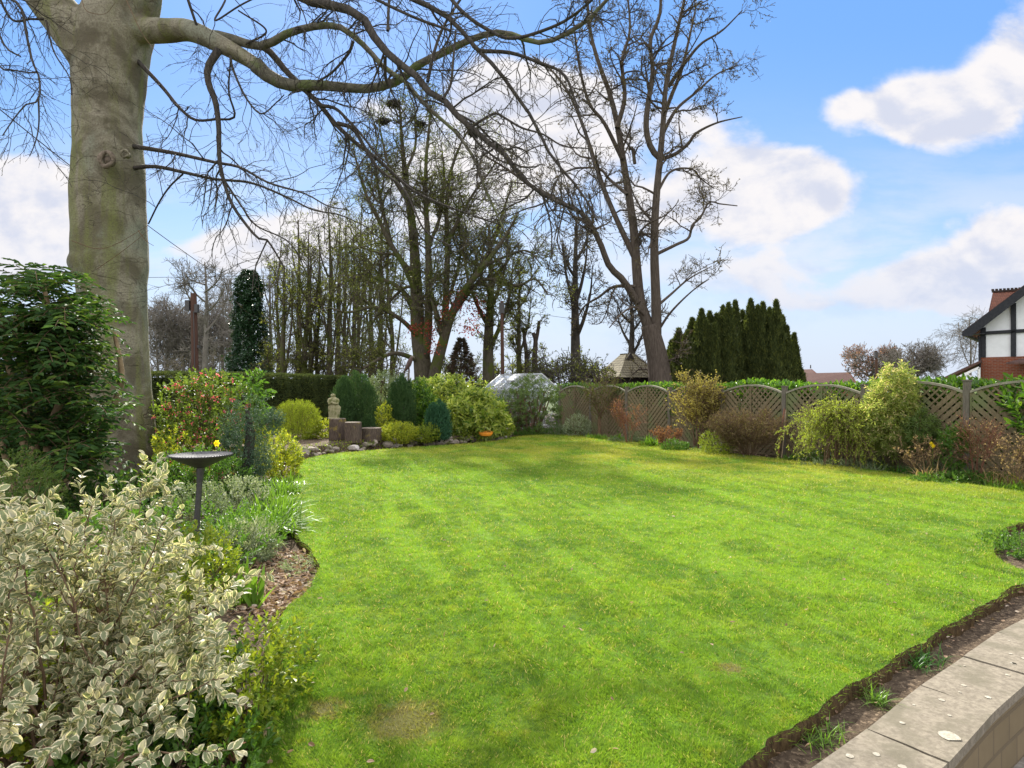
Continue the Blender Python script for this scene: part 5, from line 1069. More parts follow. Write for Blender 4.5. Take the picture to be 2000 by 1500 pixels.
for (q, k, tm) in ((P, 1700, .45), (P1, 11500, .15)):
    p0, dr, nr, ls = along(q, k, .046, .024, tm); leaves(b, p0, dr, nr, ls, ls * R_(.48, .62, k), 'fine')
b.build('foliage', L['varieg'], t, uv=True)
# thick stems carrying the shrub
for (x, y0, y1, D_, w_) in ((205, 1130, 1400, 2.95, 26), (95, 1455, 1560, 2.3, 22), (235, 1465, 1560, 2.3, 14)):
    b = MB(); p_ = PX(x, y0, D_); q_ = np.array([p_[0] + R_(-.05, .05), p_[1], -.09]); b.tubes(np.array([q_, (p_ + q_) / 2 + np.array([.012, 0, 0]), p_]), np.full(3, w_ / 2 / F * D_) * np.array([1.05, 1, .9]), 10, cap=True); b.build('stem', M['terr_w'] if 'terr_w' in M else M['twig'], t, smooth=True)

shrub('golden_shrub', 'low golden-edged evergreen spilling to the lawn edge under the variegated shrub', 'shrub', (-1.28, 3.05), (.24, .45, .50), 260, 9, .09, .032, .019, 'euon_g', ns=14, r0=.004, up=.3, tpl='oval')
shrub('ground_cover', 'glossy bright green ground cover in the near corner by the lawn', 'ground cover', (-1.42, 2.35), (.42, .5, .34), 300, 9, .10, .036, .018, 'green', ns=10, r0=.004, up=.5, tpl='oval')
shrub('ground_cover', 'yellowish green low plants beneath the stems of the variegated shrub', 'ground cover', (-2.35, 3.1), (.8, .9, .55), 420, 9, .12, .04, .022, 'euon_g', ns=12, r0=.005, up=.4, tpl='oval')
shrub('ground_cover', 'dark green glossy leaves low between golden shrub and variegated shrub', 'ground cover', (-1.60, 2.9), (.34, .4, .50), 220, 9, .10, .042, .024, 'laurel_dark', ns=10, r0=.004, up=.3, tpl='oval')
# mahonia with pinnate leaves
MD = 7.6; c = at(70, MD); t = thing('mahonia_shrub', (*c, -.09), 'tall dark glossy shrub with feathery compound leaves left of the beech', 'shrub')
b = MB(); lst = []
for (pts, w0) in (([(170,960),(230,900),(300,850),(345,790),(360,730),(345,650)],22), ([(60,980),(70,850),(20,720),(0,600)],22), ([(150,960),(140,850),(170,760),(150,640),(130,560)],20), ([(60,960),(50,850),(60,700),(80,600)],18), ([(180,940),(150,830),(190,760),(195,690)],14), ([(30,960),(0,850),(-30,780),(-40,720)],14)):
    p_, r_ = limb([(x * .95, y) for x, y in [(q[0] * 1. - (110 if q[0] > 200 else 40) * (q[0] > 100), q[1]) for q in pts]], MD, w0, 7, R_(-.3, .3), 16); lst.append((p_, r_)); b.tubes(p_, r_, 8)
b.build('stem', M['coir_s'] if 'coir_s' in M else M['twig'], t, smooth=True)
tips = []
env = [(20,600),(50,580),(95,560),(150,560),(110,545),(180,590),(10,640),(60,640),(110,620),(160,640),(195,650),(30,700),(90,690),(140,700),(180,720),(60,760),(120,770),(170,790),(200,800),(20,800),(90,830),(150,850),(190,860),(60,870),(130,900),(180,900),(30,560),(70,550),(5,570),(-40,600),(-60,680),(-40,760),(-60,850),(0,850),(20,740),(160,900),(100,920),(190,930),(210,760),(140,600),(205,905)]
ex = np.array([q[0] for q in env]); ey = np.array([q[1] for q in env])
for k in range(135):
    j = rng.integers(0, len(env)); f_ = R_(0, 1); j2 = rng.integers(0, len(env)); x, y = ex[j] * (1 - f_ * .5) + ex[j2] * f_ * .5, ey[j] * (1 - f_ * .5) + ey[j2] * f_ * .5
    tips.append(PX(x * .95 - 4 + R_(-16, 16), y + R_(-16, 16), MD + R_(-.75, .7)))
tips = np.array(tips); nW = 7; i = np.repeat(np.arange(len(tips)), nW); az = np.tile(np.arange(nW) / nW * 6.283, len(tips)) + R_(0, 6.283, len(tips))[i]
rd = nrm(np.stack([np.cos(az) + .25, np.sin(az) - .15, R_(-.3, 1.2, len(az))], -1)); Lr = R_(.32, .52, len(az)); K = 6; s = np.linspace(0, 1, K)
P = tips[i][:, None] + rd[:, None] * (s[None, :] * Lr[:, None])[..., None]; P[..., 2] -= .16 * (s ** 2)[None]; rb = MB(); rb.tubes(P, np.full(P.shape[:2], .0035), 3); rb.build('leaf_ribs', M['twig'], t)
b = MB(); npair = 5
for kk in range(npair):
    tt = np.full(len(P), .22 + .75 * kk / (npair - 1)); p0, T, _ = samp(P, np.ones(P.shape[:2]), np.arange(len(P)), np.minimum(tt, .999)); sdv = nrm(np.cross(T, [0, 0, 1.])); up_ = np.cross(sdv, T)
    for sg in (-1, 1): leaves(b, p0, sdv * sg + T * .45 - up_ * .1 + rng.normal(size=p0.shape) * .08, up_ + rng.normal(size=p0.shape) * .25, .125 * R_(.8, 1.2, len(p0)) * (1 - .15 * kk / npair), .048, 'oval')
leaves(b, P[:, -1], P[:, -1] - P[:, -2], rng.normal(size=(len(P), 3)) * .2 + [0, 0, 1], .085, .032, 'oval'); b.build('foliage', L['laurel_dark'], t)
shrub('box_bush', 'small rounded bush of tiny green leaves below the dark feathery shrub', 'shrub', at(40, 5.8), (.34, .35, 1.10), 1100, 10, .08, .022, .012, 'budbush' if 'budbush' in L else 'green', ns=16, r0=.006, up=.3, lump=.3, tpl='diamond')
shrub('ivy_ground_cover', 'dark green low growth filling the ground around the beech foot', 'ground cover', (-5.4, 8.4), (1.5, 1.6, .45), 700, 8, .14, .06, .035, 'laurel_dark', ns=12, r0=.004, up=.4, z0=.0)
shrub('ground_cover', 'mixed green weeds on the ground left of the birdbath behind the variegated shrub', 'ground cover', (-3.6, 5.6), (1.2, 1.2, .55), 700, 8, .14, .045, .022, 'green', ns=14, r0=.004, up=.4, z0=.0)
# birdbath
c = np.array(at(392, 5.3)); zt = 1.6 - 133 / F * 5.3; t = thing('birdbath', (*c, -.09), 'dark metal birdbath with a beaded rim on a slender post', 'birdbath')
b = MB(); b.lathe([(.0, zt - .105), (.03, zt - .105), (.045, zt - .10), (.13, zt - .062), (.20, zt - .028), (.238, zt - .004), (.249, zt + .002), (.250, zt + .010), (.243, zt + .012)], (*c, 0), 48); bo = b.build('bowl', M['iron'], t, smooth=True)
b = MB(); b.lathe([(.243, zt + .012), (.225, zt - .004), (.17, zt - .022), (.10, zt - .045), (0, zt - .055)], (*c, 0), 48); b.build('basin', M['bathin'], bo, smooth=True)
b = MB(); nb = 64
for k in range(nb):
    an_ = k / nb * 2 * math.pi; q = np.array([c[0] + .25 * math.cos(an_), c[1] + .25 * math.sin(an_), zt + .009]); u8 = np.array([[1,0,0],[-1,0,0],[0,1,0],[0,-1,0],[0,0,1],[0,0,-1]]) * .0085; b.add(q + u8, np.array([[0,2,4],[2,1,4],[1,3,4],[3,0,4],[2,0,5],[1,2,5],[3,1,5],[0,3,5]]))
tag(b.build('beaded_rim', M['bathin'], bo), kind='stuff')
b = MB(); tp = np.array([c[0], c[1], zt - .10]); bt = np.array([c[0] - .07, c[1], -.09]); b.tubes(np.array([bt, bt * .6 + tp * .4, bt * .15 + tp * .85, tp]), np.array([.034, .027, .023, .034]), 14); b.build('post', M['iron'], t, smooth=True)
# shrubs round the birdbath
shrub('golden_shrub', 'golden shrub hugging the right side of the beech trunk', 'shrub', at(338, 9.4), (.34, .4, 1.1), 190, 9, .12, .045, .026, 'euon', ns=10, r0=.005, up=.5, tpl='oval')
shrub('green_shrub', 'fresh green leafy shrub directly behind the birdbath bowl', 'shrub', at(385, 8.6), (.75, .6, .82), 620, 9, .12, .04, .02, 'green', ns=14, r0=.005, up=.45)
shrub('variegated_bush', 'small pale speckled bush right of the birdbath', 'shrub', at(462, 7.6), (.46, .4, .58), 480, 9, .09, .030, .017, 'silver', ns=12, r0=.004, up=.3)
shrub('variegated_bush', 'small pale speckled bush hidden behind the birdbath post', 'shrub', at(370, 6.9), (.45, .5, .60), 380, 9, .09, .030, .017, 'grey', ns=12, r0=.004, up=.3)
clump('daffodil_plant', 'clump of bright green daffodil leaves with one yellow flower behind the birdbath', 'daffodils', [at(422, 7.6)], 60, .55, .014, 'bright', flower=daff_flowers([at(424, 7.4)], .93))
shrub('flowering_currant', 'bushy shrub with many hanging pink flower clusters beside the beech', 'shrub', at(405, 10.8), (1.0, .75, 2.05), 1050, 8, .18, .055, .04, 'currant', ns=26, r0=.009, up=.4, lump=.35, shell=.5, extra=flowers('pink', 330, .042))
shrub('green_shrub', 'leafy branch of palmate green leaves arching in front of the hedge', 'shrub', (*at(492, 11.4), .9), (.36, .3, 1.0), 90, 7, .2, .09, .045, 'green', ns=6, r0=.006, up=.1, droop=.3)
# small cloud-pruned blue-green tree
c = at(487, 9.4); t = thing('small_conifer', (*c, -.09), 'little blue-green conifer on a dark stem between currant and golden bush', 'conifer')
b = MB(); b.tubes(np.array([[*c, -.09], [c[0] - .02, c[1], .5], [c[0] + .02, c[1], .9], [c[0] - .03, c[1], 1.25]]), np.array([.10, .085, .07, .03]), 10); b.build('trunk', M['bark'], t, smooth=True)
b = MB()
for (x, y, r_, dD) in ((485,800,.30,0),(460,830,.22,.1),(515,830,.24,-.1),(535,815,.14,0),(475,870,.24,-.15),(510,880,.20,.1),(450,855,.16,.2),(490,920,.2,0),(470,905,.2,.1),(505,905,.16,-.1)):
    q = PX(x, y, 9.4 + dD); sprigs((q[0], q[1], q[2] - r_), (r_, r_, r_ * 1.9), 150, 7, .10, .032, .013, b, 'diamond', up=.2, z0=-1)
b.build('foliage', L['cstem'] if 'cstem' in L else L['conif_b'], t)
shrub('golden_shrub', 'bright golden mound at the lawn edge left of the rockery', 'shrub', at(545, 11.3), (.42, .4, .88), 520, 9, .11, .038, .022, 'euon', ns=14, r0=.005, up=.4)
shrub('golden_shrub', 'golden sprays behind the small blue-green conifer', 'shrub', at(505, 10.6), (.40, .3, .95), 240, 9, .11, .038, .022, 'euon', ns=8, r0=.005, up=.5)
clump('daylily_clump', 'bright green strappy leaves beside the lawn below the golden mound', 'perennial', [at(x, d) for x, d in ((520,9.8),(545,9.7),(560,9.4),(535,9.1),(505,9.4),(560,9.9))], 620, .36, .020, 'bright')
clump('daylily_clump', 'wide bank of lush green strappy leaves right of the birdbath', 'perennial', [at(x, d) for x, d in ((530,7.5),(550,7.2),(500,7.2),(540,6.9),(480,6.9),(510,6.6),(460,6.6),(440,6.3),(550,7.9))], 1300, .44, .020, 'bright')
clump('bluebell_clump', 'dark green arching leaves at the foot of the birdbath', 'perennial', [at(x, d) for x, d in ((430,6.0),(455,6.1),(415,5.8),(470,6.3))], 260, .34, .014, 'lily')
clump('iris_clump', 'pair of broad upright iris leaves leaning towards the lawn', 'iris', [at(545, 7.6), at(520, 7.4)], 10, .55, .05, 'bright', lean=.35, curl=.3)
shrub('silver_hellebore', 'low mound of narrow silvery leaves close to the lawn edge', 'perennial', (-2.58, 5.95), (.34, .32, .36), 280, 11, .13, .06, .011, 'silver', ns=8, r0=.004, up=.35, tpl='diamond')
clump('iris_clump', 'fan of broad light green iris blades rising from the dead leaves', 'iris', [at(468, 4.75), at(490, 4.7), at(440, 4.7)], 26, .36, .045, 'bright', lean=.4, curl=.25, spread=.04)
shrub('ground_cover', 'fine sprawling green weeds at the lawn edge by the dead leaves', 'ground cover', GX(590, 1110, -.09)[:2], (.18, .3, .10), 90, 8, .07, .02, .01, 'silver', ns=4, r0=.003, up=.3)
# terracotta pot shard and fibre roll by the lawn corner
c = GX(463, 1478, -.09); b = MB(); b.lathe([(.02, 0), (.034, .0), (.045, .06), (.05, .06), (.05, .075), (.042, .075), (.036, .03), (0, .03)], (c[0], c[1], -.09), 20); tag(b.build('flower_pot', M['terracotta'], loc=(c[0], c[1], -.09)), 'small clay pot half hidden beside the lawn in the near corner', 'pot')
c = GX(522, 1478, -.09); b = MB(); b.tubes(np.array([[c[0] + .012, c[1] - .04, -.075], [c[0] + .005, c[1] - .01, -.02], [c[0] - .005, c[1] + .03, .015], [c[0] - .01, c[1] + .05, .02]]), np.array([.02, .026, .022, .008]), 12, cap=True)
k = 500; a_ = R_(0, 1, k); q = np.array([c[0] + .012, c[1] - .04, -.075]) * (1 - a_)[:, None] + np.array([c[0] - .01, c[1] + .05, .02]) * a_[:, None] + rdir(k) * .02; leaves(b, q, rdir(k), rdir(k), .014, .003, 'tri')
tag(b.build('fibre_roll', M['coir'], loc=(c[0], c[1], -.09)), 'tufted brown fibre roll standing at the near lawn corner', 'plant debris')

# ------------------------------------------------------------------ rockery
rk = [(575,895,13.6),(600,880,14.6),(650,872,15.4),(700,868,16.2),(750,865,16.8),(800,862,17.3),(850,861,17.8),(900,858,18.3),(950,853,19.1),(985,848,19.9),(995,838,22.)]
base_ = np.array([GX(x, y + 3, -.09)[:2] if False else [(x - CX) / F * d, d] for x, y, d in rk]); qb = catmull(np.c_[base_, np.zeros(len(base_))], 120)[:, :2]
t = thing('rockery_wall', (*base_[4], -.09), 'low mossy dry-stone wall holding the raised shrub bed', 'garden wall')
tq = nrm(np.gradient(qb, axis=0)); nq = np.stack([tq[:, 1], -tq[:, 0]], -1)
b = MB(); k = len(qb); zt_ = .16; f0 = qb; f1 = qb - nq * .12; f2 = qb - nq * 3.2
V = np.vstack([np.c_[f0, np.full(k, -.1)], np.c_[f1, np.full(k, zt_)], np.c_[f2, np.full(k, zt_ + .04)]]); i = np.arange(k - 1); b.add(V, [np.stack([i, i + 1, k + i + 1, k + i], -1), np.stack([k + i, k + i + 1, 2 * k + i + 1, 2 * k + i], -1)]); b.build('earth_bank', M['soil'], t)
ico = bpy.data.meshes.new('tmp'); import bmesh
bm = bmesh.new(); bmesh.ops.create_icosphere(bm, subdivisions=2, radius=1); IV = np.array([v_.co[:] for v_ in bm.verts]); IF = np.array([[v_.index for v_ in f_.verts] for f_ in bm.faces]); bm.free(); bpy.data.meshes.remove(ico)
def rock(b, c, r, mi=0):
    V = IV * np.sign(1) ; cut = rdir(7); V = V.copy()
    for d in cut: m_ = V @ d; V = V - np.maximum(m_ - .72, 0)[:, None] * d
    V = V * (1 + rng.normal(size=(len(V), 1)) * .04); b.add(V * np.array(r) + np.array(c), IF, mi)
ns_ = 95
for k in range(ns_):
    s_ = R_(0, 1); j = int(s_ * 118); q = qb[j]; r_ = R_(.06, .17); z_ = R_(-.06, .14); b = MB(); rock(b, (q[0] + nq[j][0] * (.05 - .1 * (z_ + .06)), q[1] + nq[j][1] * (.05 - .1 * (z_ + .06)), z_), (r_, r_ * .7, r_ * R_(.5, .8))); b.build('stone', M['flint'] if k % 8 == 0 else M['rock'], t)
b = MB(); k = 3500; j = rng.integers(0, 119, k); q = qb[j] - nq[j] * R_(-.1, .5, k)[:, None]; leaves(b, np.c_[q, R_(-.05, .2, k)], rdir(k) + [0, 0, .3], rdir(k) + [0, 0, 1], .05, .03, 'diamond'); tag(b.build('moss', L['euon_g'], t), kind='stuff')
# behind the rockery: earth continues
# stump logs
def log(label, x, ytop, ybot, D_, w_, tilt=0., group='log stumps on the rockery'):
    c = np.array([*at(x, D_), H + (HY - ybot) / F * D_]); h_ = (ybot - ytop) / F * D_; r_ = w_ / 2 / F * D_; t = thing('log_stump', c, label, 'log', group); b = MB(); n_ = 26
    a_ = np.arange(n_) / n_ * 6.283; z_ = np.linspace(0, h_, 6); rr_ = r_ * (1 + .05 * np.sin(a_ * 3 + x) + .03 * np.sin(a_ * 7)); V = np.stack([c[0] + rr_[None] * np.cos(a_) * (1 + .02 * np.sin(z_ * 9))[:, None] + tilt * z_[:, None], c[1] + rr_[None] * np.sin(a_) + 0 * z_[:, None], c[2] + z_[:, None] + 0 * a_[None]], -1).reshape(-1, 3)
    i = np.arange(6 * n_).reshape(6, n_); nx = np.roll(i, -1, 1); b.add(V, [np.stack([i[:-1], nx[:-1], nx[1:], i[1:]], -1).reshape(-1, 4)]); b.build('bark_body', M['log'], t); b = MB(); tp_ = V[-n_:]; b.add(np.vstack([tp_, tp_ * .92 + tp_.mean(0) * .08 + np.array([0, 0, .012])]), [np.array([[k, (k + 1) % n_, n_ + (k + 1) % n_, n_ + k] for k in range(n_)]), np.arange(n_, 2 * n_)[None]]); b.build('sawn_top', M['logtop'], t)
log('tallest of the three log stumps, carrying the statue', 659, 818, 858, 16.8, 32, .0)
log('middle log stump with yellowish cracked bark', 690, 825, 864, 16.3, 32, .0)
log('low squat log stump right of the other two', 724, 836, 861, 16.7, 38, .02)
# statue: draped standing figure of moss-stained cast stone
c = np.array([*at(652, 16.8), H + (HY - 818) / F * 16.8]); Hs = 49 / F * 16.8; t = thing('statue', c, 'weathered draped stone statue standing on the tallest stump', 'statue')
b = MB(); n_ = 28; a_ = np.arange(n_) / n_ * 6.283; pf = [(0,.5,.5,0),(.03,.5,.48,0),(.06,.42,.38,0),(.2,.46,.40,.01),(.35,.48,.42,.02),(.46,.50,.42,.02),(.54,.40,.34,.0),(.6,.38,.32,-.01),(.68,.44,.34,-.01),(.76,.48,.34,-.02),(.81,.40,.28,-.02),(.845,.20,.18,-.02),(.87,.15,.15,-.02),(.9,.19,.2,-.03),(.94,.21,.22,-.03),(.98,.16,.17,-.03),(1.,.04,.05,-.03)]
V = []
for (z_, rx_, ry_, ox) in pf:
    fold = 1 + (.07 * np.sin(a_ * 7 + z_ * 4) + .04 * np.sin(a_ * 12 - z_ * 9)) * (.06 < z_ < .6); V.append(np.stack([c[0] + (rx_ * np.cos(a_) * fold * .5 + ox) * Hs * .98, c[1] + ry_ * np.sin(a_) * fold * Hs * .31, np.full(n_, c[2] + z_ * Hs)], -1))
V = np.array(V).reshape(-1, 3); i = np.arange(len(pf) * n_).reshape(len(pf), n_); nx = np.roll(i, -1, 1); b.add(V, [np.stack([i[:-1], nx[:-1], nx[1:], i[1:]], -1).reshape(-1, 4), i[-1][None], i[0][None, ::-1]])
def sp_(x, y, z): return np.array([c[0] + x * Hs, c[1] + y * Hs, c[2] + z * Hs])
b.tubes(np.array([sp_(-.14, 0, .79), sp_(-.20, -.05, .68), sp_(-.16, -.12, .60), sp_(-.04, -.16, .66), sp_(.0, -.15, .70)]), np.array([.055, .052, .045, .04, .035]) * Hs, 10, cap=True)
b.tubes(np.array([sp_(.12, 0, .79), sp_(.19, -.03, .70), sp_(.18, -.11, .60), sp_(.06, -.16, .62), sp_(.0, -.16, .64)]), np.array([.055, .052, .045, .04, .035]) * Hs, 10, cap=True)
b.tubes(np.array([sp_(.02, -.10, .60), sp_(.03, -.145, .45), sp_(.01, -.15, .25), sp_(.04, -.15, .08)]), np.array([.03, .05, .055, .05]) * Hs, 8)
for sx in (-.05, .03): rock(b, sp_(sx - .01, -.062, .925), np.array([.012, .012, .014]) * Hs)
rock(b, sp_(-.018, -.072, .905), np.array([.011, .016, .02]) * Hs)
so = b.build('figure', M['statue'], t, smooth=True); md = so.modifiers.new('remesh', 'REMESH'); md.mode = 'VOXEL'; md.voxel_size = .009; md.use_smooth_shade = True
# shrubs on the rockery, left to right
shrub('ball_conifer', 'rounded lime-topped dwarf conifer in front of the clipped hedge', 'conifer', (*at(581, 17.), .0), (.66, .6, 1.28), 2600, 7, .12, .05, .010, 'ball', ns=30, r0=.006, up=.45, lump=.2, shell=.68, tpl='diamond', seedlobes=14)
shrub('golden_shrub', 'golden shrub between the rounded conifer and the statue', 'shrub', (*at(622, 17.4), .0), (.42, .4, .75), 320, 9, .11, .045, .026, 'euon', ns=10, r0=.005, up=.45)
def plume(name, label, x, D_, wpx, ytop, leaf, n_=9000, npl=14, z0=.05, lf=.075, prof=None):
    c = at(x, D_); t = thing(name, (*c, z0), label, 'conifer'); r_ = wpx / 2 / F * D_; zt_ = H + (HY - ytop) / F * D_; b = MB(); s_ = MB()
    for k in range(npl):
        a_ = R_(0, 6.283); q = R_(0, .72) ** .7 if k else 0; x_, y_ = c[0] + r_ * q * math.cos(a_), c[1] + r_ * q * math.sin(a_) * .9; zz_ = z0 + (zt_ - z0) * (1 - .33 * q ** 2) * R_(.9, 1.); spire(b, x_, y_, z0 + .05, zz_, r_ * .44, n_ // npl, lf, .018, prof or ([0, .15, .5, .8, 1.], [.6, .95, 1., .75, .1]), .72)
        s_.tubes(np.array([[c[0], c[1], z0], [(c[0] + x_) / 2, (c[1] + y_) / 2, z0 + .25], [x_, y_, zz_ * .6]]), np.array([.03, .02, .01]), 5)
    b.build('foliage', L[leaf], t); s_.build('stem', M['bark'], t)
plume('column_conifer', 'broad upright dark conifer behind the statue', 692, 18.2, 86, 722, 'conif', 26000, 22)
plume('column_conifer', 'small ferny conifer shoot at the right foot of the broad upright conifer', 722, 17.6, 26, 806, 'conif', 2600, 5)
plume('column_conifer', 'darkest upright conifer below the bird sculpture', 785, 18.4, 62, 730, 'conif', 17000, 15)
plume('column_conifer', 'compact blue-green conifer left of the big spotted shrub', 858, 17.6, 54, 776, 'conif_b', 15000, 12, lf=.06)
shrub('green_shrub', 'grey-green open shrub between the two tall upright conifers', 'shrub', (*at(745, 20.5), .0), (.85, .7, 2.0), 700, 8, .2, .08, .035, 'grey', ns=16, r0=.014, up=.4, lump=.4)
shrub('golden_shrub', 'tall golden spray left of the darkest conifer', 'shrub', (*at(750, 17.9), .05), (.24, .24, 1.15), 240, 9, .11, .045, .026, 'euon', ns=6, r0=.005, up=.55)
shrub('golden_shrub', 'spreading yellow-green mound above the stones right of the log stumps', 'shrub', (*at(778, 17.0), .05), (.50, .42, .60), 760, 9, .10, .036, .02, 'euon', ns=12, r0=.005, up=.35)
shrub('green_shrub', 'yellowish green mound right of the spreading golden one', 'shrub', (*at(832, 17.3), .05), (.42, .4, .48), 520, 9, .09, .034, .018, 'euon_g', ns=12, r0=.005, up=.35)
shrub('spotted_laurel', 'large round yellow-spotted shrub at the end of the rockery', 'shrub', (*at(930, 18.9), .0), (.88, .8, 1.48), 400, 9, .22, .17, .062, 'aucuba', ns=22, r0=.012, up=.3, lump=.25, ang=75, tpl='oval', droop=.25)
shrub('spotted_laurel', 'taller spotted shrub behind, left of the round one', 'shrub', (*at(862, 21.), .0), (1.45, .9, 1.95), 650, 9, .22, .15, .055, 'aucuba', ns=20, r0=.012, up=.4, lump=.35, ang=70, tpl='oval')
shrub('spotted_laurel', 'dark glossy spotted shrub close behind the darkest conifer', 'shrub', (*at(815, 19.4), .0), (.75, .6, 1.75), 420, 9, .2, .12, .048, 'laurel', ns=14, r0=.012, up=.4, lump=.35, ang=70, tpl='oval')
shrub('green_shrub', 'light green leafy bush at the right foot of the round spotted shrub', 'shrub', (*at(978, 19.6), .0), (.42, .4, .80), 330, 8, .14, .06, .03, 'euon_g', ns=10, r0=.006, up=.4)
shrub('green_shrub', 'dark evergreen mass filling the gap left of the greenhouse', 'shrub', (*at(905, 24.5), -.05), (1.6, .7, 1.75), 650, 8, .2, .10, .05, 'laurel_dark', ns=14, r0=.012, up=.35)
# orange tray on the wall
c = np.array([*at(949, 18.25), .22]); t = thing('orange_tray', c, 'orange plastic oval tray lying on the rockery stones', 'tray'); b = MB(); n_ = 26; a_ = np.arange(n_) / n_ * 6.283
ring = lambda r_, z_: np.stack([c[0] + .20 * r_ * np.cos(a_), c[1] + .12 * r_ * np.sin(a_), np.full(n_, c[2] + z_)], -1); rs = [(.8, -.05), (1., .0), (1.05, .055), (1.1, .06), (1.1, .05), (1.02, .045), (.94, .0), (.0, -.02)]
V = np.vstack([ring(*q) for q in rs]); i = np.arange(len(rs) * n_).reshape(len(rs), n_); nx = np.roll(i, -1, 1); b.add(V, [np.stack([i[:-1], nx[:-1], nx[1:], i[1:]], -1).reshape(-1, 4)]); b.build('tray_body', M['orange'], t)
b = MB(); b.tubes(np.array([c + [-.19, 0, .06], c + [-.12, 0, .10], c + [0, 0, .075], c + [.12, 0, .095], c + [.19, 0, .06]]), np.full(5, .008), 6); b.build('handle', M['orange'], t)
# bird sculpture on a post
c = np.array([*at(798, 18.9), 0.]); zb = H + (HY - 728) / F * 18.9; t = thing('bird_sculpture', (*c[:2], .05), 'hawk-like bird sculpture with pale head on a post above the shrubs', 'sculpture'); k_ = S(1, 18.9)
b = MB(); b.tubes(np.array([[*c[:2], .05], [*c[:2], zb]]), np.array([.04, .035]), 8, cap=True); b.build('post', M['post'], t)
def bp(x, y): return np.array([c[0] + (x - 798) * k_, c[1], H + (HY - y) * k_])
b = MB(); b.tubes(np.array([bp(791, 727), bp(793, 722), bp(796, 716), bp(799, 710), bp(801, 705), bp(803, 700), bp(804, 698)]), np.array([.2, 2.2, 4.2, 5., 4.6, 3.4, 2.5]) * k_, 14, cap=True); b.tubes(np.array([bp(789, 731), bp(792, 724), bp(796, 715), bp(798, 708)]) + np.array([0, -.05, 0]), np.array([.3, 1.6, 2.8, 1.]) * k_, 8, cap=True); b.tubes(np.array([bp(798, 716), bp(799, 724), bp(799, 728)]), np.array([2., 1.5, 1.6]) * k_, 6); bo = b.build('body', M['dark_b'] if 'dark_b' in M else M['iron'], t, smooth=True)
b = MB(); rock(b, bp(804.5, 697), np.array([3.1, 3., 2.9]) * k_); b.tubes(np.array([bp(807, 697), bp(809.3, 698), bp(809.6, 699.5)]), np.array([1.3, .8, .2]) * k_, 6); b.build('head', M['logtop'], t, smooth=True)

# ------------------------------------------------------------------ around the greenhouse
shrub('pieris_shrub', 'open-branched shrub with rosettes of green leaves in front of the greenhouse', 'shrub', (*at(1042, 21.6), -.09), (1.15, .8, 1.95), 430, 10, .10, .10, .032, 'pierg' if 'pierg' in L else 'green', ns=18, r0=.028, up=.3, lump=.45, ang=80, shell=.55, zc=.62, tpl='oval')
shrub('red_shrub', 'dark reddish twiggy shrub left of the greenhouse door', 'shrub', (*at(1010, 22.), -.09), (.7, .5, 1.25), 340, 8, .14, .045, .025, 'rustd' if 'rustd' in L else 'red', stem='twig_red', ns=40, r0=.007, up=.4)
shrub('grey_bush', 'rounded grey-green bush in front of the first fence panel', 'shrub', (*at(1130, 20.6), -.09), (.50, .45, .80), 620, 9, .09, .035, .018, 'silver', ns=14, r0=.006, up=.35)
shrub('ground_cover', 'low dark green plants below the greenhouse door', 'ground cover', (*at(1060, 21.3), -.09), (1.5, .45, .30), 500, 8, .12, .05, .02, 'green', ns=8, r0=.004, up=.5)
shrub('ground_cover', 'low grey-green edging plants left of the rounded grey bush', 'ground cover', (*at(1095, 21.), -.09), (.6, .4, .42), 260, 8, .10, .04, .02, 'grey', ns=6, r0=.004, up=.5)
